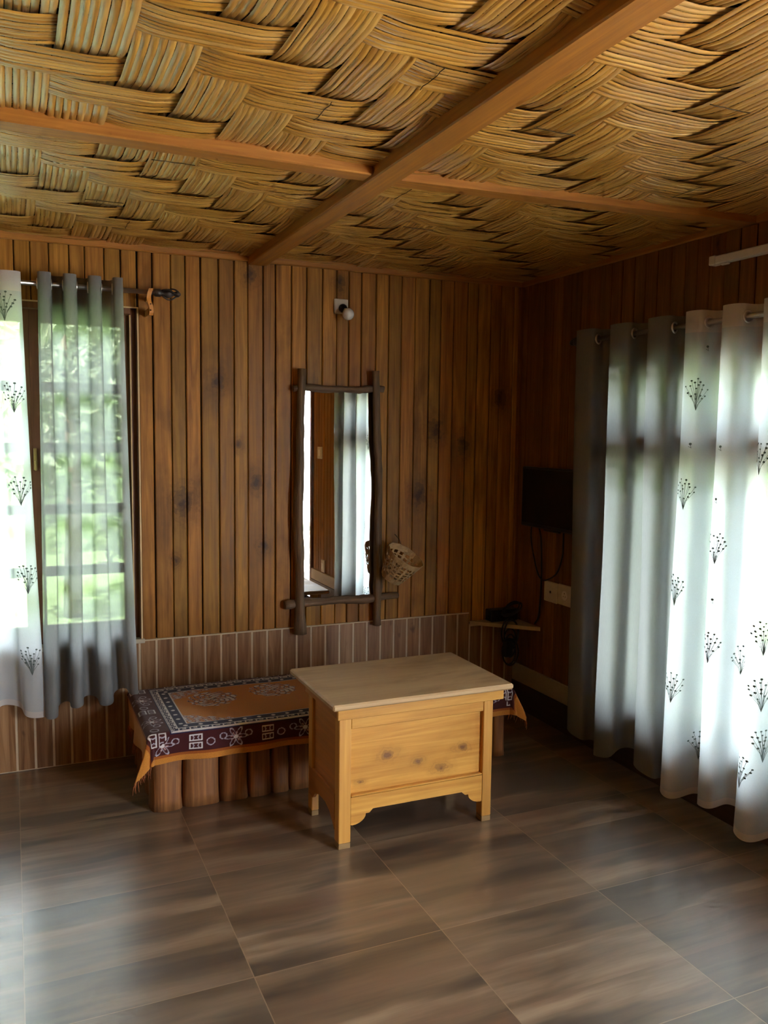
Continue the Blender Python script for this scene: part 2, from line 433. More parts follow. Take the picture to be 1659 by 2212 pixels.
# woven reed ceiling ---------------------------------------------------------
def weave():
    mb = MB(); r = random.Random(5); p = .15
    nx0, nx1 = int(math.floor((X0+2.35)/p)), int(math.ceil((.02+2.35)/p))
    ny0, ny1 = int(math.floor((Y0+1.98)/p)), int(math.ceil((.02+1.98)/p))
    zc = H-.012; A = .010
    def under(i, j): return (i-j+2) % 4 in (0, 1)     # lengthwise strip below (seen) at cell i,j
    sub = 6
    def ribbon(n0, n1, axis, k):
        # heights at cell centres
        hs = []
        for q in range(n0-1, n1+1):
            u = under(q, k) if axis == 'x' else (not under(k, q))
            hs.append(-A if u else A)
        N = (n1-n0)*sub
        cross0 = (k*p - 1.98 - p) if axis == 'x' else (k*p - 2.35 - p)
        along0 = (n0*p - 2.35 - p) if axis == 'x' else (n0*p - 1.98 - p)
        ns = r.choice([8, 8, 9, 10]); w = (p*.985)/ns
        skew = r.uniform(-.006, .006)
        for s_ in range(ns):
            c = cross0 + p*.0075 + (s_+.5)*w; dz = r.uniform(-.0014, .0014); ww = w*r.uniform(.45, .505); hh = w*r.uniform(.09, .17)
            ph = r.uniform(0, 6); wv = r.uniform(.0003, .0012)
            prof = [(-ww, .0), (-ww*.55, -hh*.8), (0, -hh), (ww*.55, -hh*.8), (ww, 0)]
            prev = None
            for t in range(N+1):
                q = t/sub; i = int(math.floor(q-.5)); fr = q-.5-i
                h0 = hs[max(0, min(len(hs)-1, i+1))]; h1 = hs[max(0, min(len(hs)-1, i+2))]
                e = fr*fr*(3-2*fr)
                z = zc + h0*(1-e) + h1*e + dz
                al = along0 + q*p; cc = c + skew*(q/ (n1-n0)-.5) + wv*math.sin(al*4+ph)
                ring = []
                for (u, d) in prof:
                    ring.append(mb.vert((al, cc+u, z+d) if axis == 'x' else (cc+u, al, z+d)))
                if prev:
                    for a in range(4): mb.face((prev[a], prev[a+1], ring[a+1], ring[a]), 0 if axis == 'x' else 1, True)
                prev = ring
    for k in range(ny0, ny1+1): ribbon(nx0, nx1+1, 'x', k)
    for k in range(nx0, nx1+1): ribbon(ny0, ny1+1, 'y', k)
    # dark board above and stitching threads
    mb.box((X0-.1, Y0-.1, H+.03), (.1, .1, H+.06), 2)
    for _ in range(70):
        i = r.randint(nx0, nx1); j = r.randint(ny0, ny1); f = r.uniform(.25, .75)
        if under(i, j):
            x = (i*p-2.35-p)+f*p; y = j*p-1.98-p
            pts = [(x+r.uniform(-.003, .003), y+.008+q*(p-.016)/6, zc-A-.0045) for q in range(7)]
        else:
            y = (j*p-1.98-p)+f*p; x = i*p-2.35-p
            pts = [(x+.008+q*(p-.016)/6, y+r.uniform(-.003, .003), zc-A-.0045) for q in range(7)]
        if -4.1 < pts[0][0] < -.1 and -5.3 < pts[0][1] < -.1: mb.tube(pts, .0011, 5, 3)
    return mb.build('ceiling', [M['reed_x'], M['reed_y'], M['void'], M['thread']], fixn=False)
struct(weave(), 'golden ceiling of broad split-reed strips in twill weave')

# beams and trims
mb = MB(); mb.box((-1.552, Y0, 2.338), (-1.462, -.012, 2.392), 0, .004)
struct(mb.build('trim_1', M['beam']), 'long brown ceiling beam running away from the viewer to the back wall')
mb = MB(); mb.box((X0, -1.545, 2.348), (-1.553, -1.468, 2.392), 0, .004)
struct(mb.build('trim_2', M['beam_x']), 'cross batten on the ceiling left of the long beam')
mb = MB(); pts = [(-1.461, -1.515), (-1.461, -1.445), (-.002, -1.555), (-.002, -1.625)]
mb.prism(pts, 'z', 2.352, 2.392)
struct(mb.build('trim_3', M['beam_x']), 'slightly slanting cross batten on the ceiling right of the long beam')
mb = MB(); mb.box((X0, -.022, 2.352), (-.001, -.0015, 2.40), 0, .004)
struct(mb.build('trim_4', M['beam_x']), 'brown cover strip along the top of the back wall')
mb = MB(); mb.box((-.022, Y0, 2.352), (-.0015, -.023, 2.40), 0, .004)
struct(mb.build('trim_5', M['beam']), 'brown cover strip along the top of the right wall')
mb = MB(); mb.box((-.024, -.024, .56), (-.0015, -.0015, 2.352), 0, .003)
struct(mb.build('trim_6', M['plank_right']), 'upright cover strip in the room corner')

# tiled dado on the back wall
def dado():
    mb = MB(); z1 = .553
    mb.box((X0, -.010, .0), (-.299, .0135, z1+.004), 1)
    mb.box((-.299, -.010, .0), (-.001, .0135, .487), 1)
    x = -.2995 - .0775*60
    r = random.Random(3)
    while x < -.02:
        a = x+.010; b = x+.0775
        top = z1-.002 if b < -.29 else .478
        if b > X0: mb.box((max(a, X0), -.0125, .004), (min(b, -.003), -.0102, top), 0, .001)
        x += .0775
    return mb.build('baseboard_back', [M['tile'], M['grout']])
struct(dado(), 'low wall facing of brown wood-look tiles with cream vertical joints')
# right wall foot: dark skirting, cream band
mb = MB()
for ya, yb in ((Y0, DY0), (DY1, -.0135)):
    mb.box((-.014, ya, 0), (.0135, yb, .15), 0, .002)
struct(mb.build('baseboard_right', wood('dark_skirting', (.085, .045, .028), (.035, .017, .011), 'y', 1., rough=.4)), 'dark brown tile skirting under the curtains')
mb = MB()
for ya, yb in ((Y0, DY0), (DY1, -.0135)):
    mb.box((-.011, ya, .151), (.0135, yb, .252), 0, .003)
struct(mb.build('trim_7', M['cream']), 'cream painted band above the dark skirting')

# left window ---------------------------------------------------------------
def window_back():
    w = bpy.data.objects.new('window_1', None); COL.objects.link(w); w.location = ((WXL+WXR)/2, .05, WZ0)
    struct(w, 'brown wooden window with horizontal glazing bars behind the left curtains')
    mb = MB()
    mb.box((WXR-.032, .030, WZ0), (WXR, .12, WZ1), 0, .002); mb.box((WXR-.006, -.004, WZ0), (WXR, .031, WZ1), 0, .001); mb.box((WXL, -.004, WZ0), (WXL+.032, .12, WZ1), 0, .002)
    mb.box((WXL+.032, -.004, WZ1-.03), (WXR-.032, .12, WZ1), 0, .002)
    mb.build('window_frame', M['frame'], w)
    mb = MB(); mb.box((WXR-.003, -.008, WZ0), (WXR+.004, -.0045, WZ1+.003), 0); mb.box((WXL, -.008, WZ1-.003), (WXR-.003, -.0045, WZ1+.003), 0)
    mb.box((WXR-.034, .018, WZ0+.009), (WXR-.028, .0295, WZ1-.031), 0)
    mb.build('lit_frame_edge', M['lit_frame_edge'], w)  # added strips, stand in for light catching the edge and leaking through the gap
    mb = MB(); mb.box((WXL, -.016, WZ0-.012), (WXR+.012, .13, WZ0+.008), 0, .002)
    mb.build('window_sill', M['cream'], w)
    xs = [WXR-.032, -2.525, -3.0, -3.32, WXL+.032]
    bars = [1.755, 1.483, 1.203, .918, .645]
    for a, b in ((xs[1], xs[0]), (xs[2], xs[1]), (xs[3], xs[2]), (xs[4], xs[3])):
        mb = MB(); y0, y1 = .045, .085; zb, zt = WZ0+.008, WZ1-.03; s = .036
        mb.box((a, y0, zb), (a+s+(.012 if a == -2.525 else 0), y1, zt), 0, .001); mb.box((b-s, y0, zb), (b, y1, zt), 0, .001)
        mb.box((a+s, y0, zt-.055), (b-s, y1, zt), 0, .003); mb.box((a+s, y0, zb), (b-s, y1, zb+.055), 0, .003)
        sash = mb.build('sash', M['frame'], w)
        mb = MB()
        for z in bars: mb.box((a+s, y0+.008, z-.045), (b-s, y1-.004, z), 0, .003)
        mb.build('glazing_bar', M['frame'], sash)
        mb = MB(); mb.box((a+s, .066, zb+.05), (b-s, .069, zt-.05)); mb.build('window_pane', M['glass'], sash)
    mb = MB(); mb.box((-2.518, .026, 1.36), (-2.503, .045, 1.46), 0, .003); mb.tube([(-2.511, .03, 1.40), (-2.511, .012, 1.40), (-2.509, .010, 1.36)], .004, 8)
    mb.build('window_latch', plain('brass_latch', (.5, .36, .14), .35, metal=1.), w)
window_back()

# right window -----------------------------------------------------------------
def window_right():
    w = bpy.data.objects.new('window_2', None); COL.objects.link(w); w.location = (.05, (RY0+RY1)/2, RZ0)
    struct(w, 'wooden window with a deep middle rail behind the right curtains')
    mb = MB()
    mb.box((.0, RY1-.045, RZ0), (.11, RY1, RZ1), 0, .002); mb.box((.0, RY0, RZ0), (.11, RY0+.045, RZ1), 0, .002)
    mb.box((.0, RY0+.045, RZ1-.06), (.11, RY1-.045, RZ1), 0, .002)
    mb.build('window_frame', M['frame'], w)
    mb = MB(); mb.box((-.03, RY0-.02, RZ0-.03), (.13, RY1+.02, RZ0), 0, .004); mb.build('window_sill', M['cream'], w)
    ys = [RY1-.045, -1.225, -1.575, -2.16, RY0+.045]
    for b, a in zip(ys[:-1], ys[1:]):
        mb = MB(); s = .032; x0, x1 = .035, .08
        mb.box((x0, a, RZ0), (x1, a+s, RZ1-.06), 0, .001); mb.box((x0, b-s, RZ0), (x1, b, RZ1-.06), 0, .001)
        mb.box((x0, a+s, 1.78), (x1, b-s, RZ1-.06), 0, .003); mb.box((x0, a+s, RZ0), (x1, b-s, .37), 0, .003)
        mb.box((x0, a+s, 1.41), (x1, b-s, 1.59), 0, .004)
        sash = mb.build('sash', M['frame'], w)
        mb = MB(); mb.box((.055, a+s, .365), (.058, b-s, 1.415)); mb.box((.055, a+s, 1.585), (.058, b-s, 1.785)); mb.build('window_pane', M['glass'], sash)
window_right()

# doorway --------------------------------------------------------------------
def doorway():
    w = bpy.data.objects.new('door_1', None); COL.objects.link(w); w.location = (.05, (DY0+DY1)/2, 0)
    struct(w, 'bright open doorway seen in the mirror')
    mb = MB()
    mb.box((-.012, DY1-.05, 0), (.12, DY1, DZ1), 0, .003); mb.box((-.012, DY0, 0), (.12, DY0+.05, DZ1), 0, .003); mb.box((-.012, DY0+.05, DZ1-.05), (.12, DY1-.05, DZ1), 0, .003)
    mb.build('door_frame', M['frame'], w)
    mb = MB(); mb.box((-.012, DY0+.05, 0.0005), (.12, DY1-.05, .014), 0, .003); mb.build('threshold', M['frame'], w)
doorway()

# ------------------------------------------------------------------ curtains
def rod(name, axis, off, z, a0, a1, label, finials, brackets, bmat):
    """axis 'x': runs along x at y=off ; axis 'y': along y at x=off"""
    P = (lambda a, d=0, dz=0: (a, off+d, z+dz)) if axis == 'x' else (lambda a, d=0, dz=0: (off+d, a, z+dz))
    root = thing(name, P((a0+a1)/2), label, 'curtain rod', 'curtain rods')
    mb = MB(); mb.tube([P(a0), P((a0+a1)/2), P(a1)], .0105, 14); mb.build('rod_tube', M['steel'], root)
    for a, sg in finials:
        mb = MB(); ax = (sg, 0, 0) if axis == 'x' else (0, sg, 0)
        mb.lathe(P(a), [(.0115, -.004), (.017, .0), (.018, .022), (.012, .028), (.009, .034), (.016, .042), (.021, .056), (.019, .070), (.010, .080), (.008, .086), (.013, .093), (.014, .103), (.006, .112), (.001, .114)], 18, 0, ax)
        # twisted leaf loops round the bud
        for q in range(3):
            an = 2*PI*q/3; pts = []
            for i in range(9):
                t = i/8; rr = .012+.016*math.sin(PI*t); h = .028+.075*t; aa = an+t*1.6
                pts.append(P(a+sg*h, rr*math.cos(aa), rr*math.sin(aa)))
            mb.tube(pts, .0035, 6)
        mb.build('finial', M['finial'], root)
    for a in brackets:
        mb = MB(); pts = []; rs = []
        for i in range(13):
            t = i/12; zz = .014-.118*t; dd = -.017+.0025*math.sin(t*9)
            pts.append((zz, dd, .0085+.002*math.sin(t*12)))
        sgn = 1 if axis == 'x' else 1
        outline = [(zz, dd-w) for zz, dd, w in pts] + [(zz, dd+w) for zz, dd, w in pts[::-1]]
        n = len(outline); W = .009
        A = [mb.vert(P(a-W+.006*math.sin(zz*55), d, zz)) for zz, d in outline]; B = [mb.vert(P(a+W+.006*math.sin(zz*55), d, zz)) for zz, d in outline]
        for i in range(12):
            for S, rev in ((A, 0), (B, 1)):
                q = (S[i], S[i+1], S[n-2-i], S[n-1-i]); mb.face(q[::-1] if rev else q)
        for i in range(n): mb.face((A[i], A[(i+1) % n], B[(i+1) % n], B[i]))
        # arm back to the wall
        mb.box(*((P(a-.007, .001, -.10), P(a+.007, abs(off)-.002, -.07)) if axis == 'x' else ((off+.001, a-.007, z-.10), (-.002, a+.007, z-.07))), 0, .002)
        mb.box(*((P(a-.006, .0, -.032), P(a+.006, abs(off)-.002, -.014)) if axis == 'x' else ((off, a-.006, z-.032), (-.002, a+.006, z-.014))), 0, .002)
        br = mb.build('bracket', bmat, root)
        for zz in (-.055, -.082): 
            mb = MB(); mb.lathe(P(a+.001, -.026, zz) if axis == 'x' else P(a, -.026, zz), [(.0032, -.004), (.0032, .003), (.001, .004)], 8, 0, (0, -1, 0) if axis == 'x' else (-1, 0, 0))
            mb.build('screw', M['finial'], br)
    return root

EYE = Vector((-2.61, -4.056, 1.549))
def sprig_shapes(seed, small=False):
    """flat embroidery in local (a, z): list of polygons"""
    r = random.Random(seed); polys = []
    def dot(a, z, q):
        polys.append([(a+q*math.cos(k*PI/3), z+q*math.sin(k*PI/3)) for k in range(6)])
    def seg(p, q, w):
        d = Vector((q[0]-p[0], q[1]-p[1])); 
        if d.length < 1e-6: return
        n = Vector((-d.y, d.x)).normalized()*w
        polys.append([(p[0]+n.x, p[1]+n.y), (p[0]-n.x, p[1]-n.y), (q[0]-n.x, q[1]-n.y), (q[0]+n.x, q[1]+n.y)])
    if small:
        dot(0, .008, .0048); seg((0, .006), (-.003, -.008), .0007); seg((-.002, -.006), (.006, -.001), .0007); return polys
    base = (0, -.058); tips = []
    for k in range(19):
        for _ in range(30):
            q = (r.uniform(-.036, .036), r.uniform(-.016, .058))
            if (q[0]/.036)**2+((q[1]-.020)/.040)**2 < 1 and all(math.hypot(q[0]-t[0], q[1]-t[1]) > .0115 for t in tips):
                tips.append(q); dot(q[0], q[1], r.uniform(.0030, .0042)); break
    for q in tips:
        mid = (q[0]*.30, base[1]+(q[1]-base[1])*.5)
        seg(base, mid, .0004); seg(mid, (q[0]*.75, base[1]+(q[1]-base[1])*.82), .0005); seg((q[0]*.75, base[1]+(q[1]-base[1])*.82), q, .0005)
    return polys

def curtain(name, axis, off, a_top, a_bot, z_top, z_bot, peaks, amp, label, mat, cat='curtain', hem=None, sprigs=(), small=(), eyez=None,
            seed=1, nu=220, nv=70, wob=.012, zvar=.0, group=None, ampb=1.0, flip=1, rings=True, ov=1., hang=0.):
    """cloth hanging from a rod. peaks=(first peak, period) along rod; bulges toward the room."""
    r = random.Random(seed); ph = [r.uniform(0, 6) for _ in range(8)]
    p0, per = peaks
    L = a_top[1]-a_top[0]
    def pos(u, v):
        at = a_top[0]+L*u; ab = a_bot[0]+(a_bot[1]-a_bot[0])*u
        e = v**1.2
        warp = .012*math.sin(3*v+ph[0]+u*5)*v
        a = at*(1-e)+ab*e + warp*min(1, 4*u*(1-u)+.15)
        k = 2*PI*(at-p0)/per
        sh = math.cos(k)
        sharp = sh*(1.15-.15*sh*sh)
        d = amp*(1+(ampb-1)*v)*sharp*(1+.18*math.sin(k*.5+ph[1])*v)
        d += wob*v*(math.sin(k*.5+ph[2]+v*2.2)+.5*math.sin(k*1.5+ph[3]-v*3))
        d += .0025*math.sin(k*3+ph[4]+v*9)*min(1, v*3)
        a += per/(4*PI)*ov*math.sin(k*2)*(1-.2*v)
        z = z_top+(z_bot-z_top)*v + zvar*v*math.sin(k*.5+ph[5]) - (.012*v*sh if zvar else 0)
        z += hang*u*v*v
        return (a, off-d, z) if axis == 'x' else (off-d, a, z)
    mb = MB(); g = []
    for i in range(nu+1):
        g.append([mb.vert(pos(i/nu, j/nv)) for j in range(nv+1)])
    hv = .045/abs(z_top-z_bot)*nv*1.6
    for i in range(nu):
        for j in range(nv):
            m = 1 if (hem and (j < hv or j >= nv-1)) else 0
            mb.face((g[i][j], g[i+1][j], g[i+1][j+1], g[i][j+1]), m, True)
    def place(polys, a0, z0):
        # the point of the folded cloth (frontmost layer) where this sprig sits
        best = None; ai, di = (0, 1) if axis == 'x' else (1, 0)
        for q in range(601):
            u = q/600; v = (z_top-z0)/(z_top-z_bot)
            for _ in range(2):
                p = pos(u, v); t = (off-EYE[di])/(p[di]-EYE[di]); v = min(.99, max(0.01, (z_top-(EYE[2]+(z0-EYE[2])/t))/(z_top-z_bot)))
            p = pos(u, v); t = (off-EYE[di])/(p[di]-EYE[di]); e = abs(EYE[ai]+(p[ai]-EYE[ai])*t-a0)
            if e < .004:
                dd = (Vector(p)-EYE).length
                if best is None or dd < best[0]-.004: best = (dd, u, v)
        if best is None: return
        _, u0, v0 = best
        for poly in polys:
            idx = []
            for (da, dz) in poly:
                u = min(1, max(0, u0+da/L*.8)); v = min(.999, max(0, v0-dz*1.05/(z_top-z_bot)))
                p = Vector(pos(u, v)); e = 1e-3
                tu = Vector(pos(min(1, u+e), v))-Vector(pos(max(0, u-e), v)); tv = Vector(pos(u, min(1, v+e)))-Vector(pos(u, max(0, v-e)))
                n = tu.cross(tv).normalized(); toward = Vector((0, -1, 0)) if axis == 'x' else Vector((-1, 0, 0))
                if n.dot(toward) < 0: n = -n
                idx.append(mb.vert(p+n*.0018))
            mb.face(idx, 2)
    for q, (a0, z0) in enumerate(sprigs): place(sprig_shapes(seed*50+q), a0, z0)
    for q, (a0, z0) in enumerate(small): place(sprig_shapes(q, True), a0, z0)
    o = mb.build(name, [mat, M['sheer_hem'] if hem else mat, M['sprig']], fixn=False)
    tag(o, label, cat, group)
    # eyelets at zero crossings
    if eyez is not None:
        ve = (z_top-eyez)/(z_top-z_bot); prev = None
        for i in range(801):
            u = i/800; q = Vector(pos(u, ve)); d = (q.y if axis == 'x' else q.x)-off
            if prev is not None and prev*d < 0 and .015 < u < .985:
                t = (Vector(pos(u+.004, ve))-Vector(pos(u-.004, ve))); n = Vector((t.y, -t.x, 0)).normalized()
                mb = MB(); mb.torus(q, n, .0205, .0042, 22, 8); mb.build('eyelet', M['eyelet'], o)
            prev = d
    return o

rod('curtain_rod', 'x', -.10, 2.160, -3.85, -2.0, 'steel curtain rod with dark finial over the left window', [(-2.0, 1)], [-2.025], M['bracket'])
rod('curtain_rod', 'y', -.12, 1.990, -2.76, -.735, 'steel curtain rod along the right wall above the long curtains', [(-.735, 1)], [-.80, -2.70], M['bracket'])
curtain('grey_curtain', 'x', -.10, (-2.497, -2.152), (-2.515, -2.112), 2.205, .285, (-2.462, .1015), .052, 'narrow grey eyelet curtain hanging at the left window over the bench end', M['grey_curtain'], group='grey eyelet curtains', eyez=2.160, hang=.058, seed=2, wob=.006, ov=1.45, zvar=.012, ampb=.9)
curtain('sheer_curtain', 'x', -.10, (-3.45, -2.565), (-3.40, -2.505), 2.200, .30, (-2.60, .19), .042, 'short white sheer curtain with grey sprigs at the left window', M['sheer'], group='white sheer curtains', hem=True, eyez=2.160,
        sprigs=[(-2.617, 2.06), (-2.593, 1.683), (-2.575, 1.29), (-2.557, .908), (-2.548, .548), (-2.75, 1.9), (-2.72, 1.45), (-2.74, 1.0), (-2.72, .6)], seed=6, zvar=.02, nu=260)
curtain('grey_curtain', 'y', -.12, (-1.405, -.745), (-1.40, -.755), 2.036, .10, (-.775, .245), .046, 'wide grey eyelet curtain beside the wall television', M['grey_curtain'], group='grey eyelet curtains', eyez=1.990, seed=3, wob=.010, ov=1.45, zvar=.035, ampb=.9, nu=260)
curtain('sheer_curtain', 'y', -.12, (-2.13, -1.425), (-2.14, -1.405), 2.036, .095, (-1.655, .19), .050, 'long white sheer curtain with grey sprigs on the right wall', M['sheer'], group='white sheer curtains', hem=True, eyez=1.990,
        sprigs=[(-1.459, 1.718), (-1.418, 1.325), (-1.786, 1.481), (-1.599, 1.117), (-1.393, .93), (-1.397, .527), (-1.589, .721), (-1.565, .327), (-1.851, .835), (-1.753, .698), (-1.854, .629), (-1.873, .444), (-1.774, .31)],
        small=[(-1.439, 1.517), (-1.598, 1.502), (-1.596, .907), (-1.512, 1.89), (-1.589, 1.3)], seed=4, zvar=.02, nu=320)
curtain('grey_curtain', 'y', -.12, (-2.63, -2.07), (-2.64, -2.06), 2.036, .10, (-2.30, .235), .046, 'grey eyelet curtain reflected in the mirror', M['grey_curtain'], group='grey eyelet curtains', eyez=1.990, seed=9, wob=.010, ov=1.45, zvar=.03, nu=220)

# ------------------------------------------------------------------ wooden chest desk
def desk():
    x0, x1, y0, y1 = -1.535, -.882, -1.240, -.890
    root = thing('wooden_desk', (-1.21, -1.065, 0), 'honey-coloured pine desk with panelled front and pale bare top', 'desk')
    # top with eased edge
    mb = MB(); mb.box((-1.588, -1.318, .557), (-.838, -.802, .580), 0, .006); mb.build('table_top', M['desk_top'], root)
    # legs
    for (lx, ly, w) in ((x0, y0, .048), (x1-.042, y0, .042), (x0, y1-.045, .03), (x1-.042, y1-.045, .042)):
        mb = MB(); mb.box((lx, ly, .022), (lx+w, ly+.045, .557), 0, .0025)
        lg = mb.build('leg', M['desk_z'], root)
        mb = MB(); mb.box((lx+.0005, ly+.0005, 0), (lx+w-.0005, ly+.0445, .022), 0, .0015); mb.build('leg_foot', M['desk_foot'], lg)
    mb = MB(); mb.box((x0-.012, y0-.016, .501), (x1+.038, y0-.001, .556), 0, .002); mb.build('apron', M['desk'], root)
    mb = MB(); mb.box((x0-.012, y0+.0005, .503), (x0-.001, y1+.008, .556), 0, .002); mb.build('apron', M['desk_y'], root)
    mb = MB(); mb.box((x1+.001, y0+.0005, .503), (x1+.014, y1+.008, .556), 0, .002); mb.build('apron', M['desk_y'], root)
    # front rails and panel
    mb = MB(); mb.box((x0+.049, y0+.002, .456), (x1-.043, y0+.024, .502), 0, .002); mb.build('rail', M['desk'], root)
    mb = MB(); mb.box((x0+.0485, y0+.020, .195), (x1-.0425, y0+.034, .456)); mb.build('front_panel', M['desk'], root)
    mb = MB(); mb.box((x0+.049, y0-.001, .195), (x1-.043, y0+.020, .203), 0, .003); mb.build('moulding', M['desk'], root)
    # bottom rail with cut-out brackets
    a, b = x0+.049, x1-.043
    pts = [(a, .194), (a, .088)]
    pts += [(a+.006, .086)] + [(a+.006+.055*math.sin(t*PI/12), .086+.038*(1-math.cos(t*PI/12))) for t in range(1, 7)]
    pts += [(a+.075, .124), (a+.090, .138)]
    pts += [(b-.090, .138), (b-.075, .124)] + [(b-.006-.055*math.sin(t*PI/12), .086+.038*(1-math.cos(t*PI/12))) for t in range(6, 0, -1)] + [(b-.006, .086), (b, .088), (b, .194)]
    mb = MB(); mb.prism(pts, 'y', y0+.002, y0+.022); mb.build('arched_rail', M['desk'], root)
    # sides
    for sx, s in ((x0, 1), (x1, -1)):
        xa, xb = sorted((sx+s*.012, sx+s*.026))
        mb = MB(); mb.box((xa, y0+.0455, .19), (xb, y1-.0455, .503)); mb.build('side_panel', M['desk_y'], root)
        ya, yb = y0+.046, y1-.012 if s == 1 else y1-.046
        p2 = [(ya, .200), (ya, .060), (ya+.02, .085), (ya+.05, .110), (ya+.10, .128), (yb-.12, .128), (yb-.07, .110), (yb-.046, .084), (yb, .084), (yb, .200)]
        xa, xb = sorted((sx-s*.001, sx+s*.0115))
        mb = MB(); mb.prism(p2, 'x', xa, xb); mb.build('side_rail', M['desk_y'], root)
    mb = MB(); mb.box((x0+.048, y1-.02, .12), (x1-.043, y1-.006, .50)); mb.build('back_panel', M['desk'], root)
    mb = MB(); mb.box((x0+.05, y0+.035, .19), (x1-.045, y1-.021, .20)); mb.build('bottom_board', M['desk'], root)
desk()

# ------------------------------------------------------------------ bench of logs + cloth
BX0, BX1, BY0, BY1, BZ = -2.125, -.455, -.675, -.085, .33
def bench():
    root = thing('log_bench', ((BX0+BX1)/2, (BY0+BY1)/2, 0), 'low bench of upright split logs under the patterned cloth', 'bench')
    mb = MB(); mb.box((BX0+.02, BY0+.03, .285), (BX1-.02, BY1-.01, BZ), 0, .006); mb.build('bench_top', M['bench_board'], root)
    r = random.Random(21)
    def log(cx, cy, ra, rb, ang=0., short=0.):
        mb = MB(); N = 18; rings = []
        for k in range(7):
            z = .0+(.284)*k/6; rr = []
            for j in range(N):
                an = 2*PI*j/N
                w = 1+.035*math.sin(an*3+k*.4+cx*40)+.02*math.sin(an*7+cx*9)+r.uniform(-.012, .012)
                fl = 1.04 if k == 0 else 1.
                rr.append((cx+ra*w*fl*math.copysign(abs(math.cos(an))**.5, math.cos(an)), cy+rb*w*fl*math.copysign(abs(math.sin(an))**.62, math.sin(an)), z))
            rings.append([mb.vert(p) for p in rr])
        for k in range(6):
            for j in range(N): mb.face((rings[k][j], rings[k][(j+1) % N], rings[k+1][(j+1) % N], rings[k+1][j]), 0, True)
        mb.face(rings[0][::-1]); mb.face(rings[-1])
        mb.build('log', M['log'], root)
    x = BX0; ws = [.128, .155, .118, .10, .085, .11, .12, .09, .13, .11, .12, .10, .125, .11, .12]
    i = 0
    while x < BX1-.06:
        w = min(ws[i % 15], BX1-x); log(x+w/2, BY0+.062+r.uniform(-.006, .006), w/2-.0005, .055); x += w; i += 1
    y = BY0+.17
    while y < BY1-.05:
        w = r.uniform(.11, .14); w = min(w, BY1-y); log(BX0+.06, y+w/2, .052, w/2-.002); log(BX1-.06, y+w/2, .052, w/2-.002); y += w
    return root
bench()

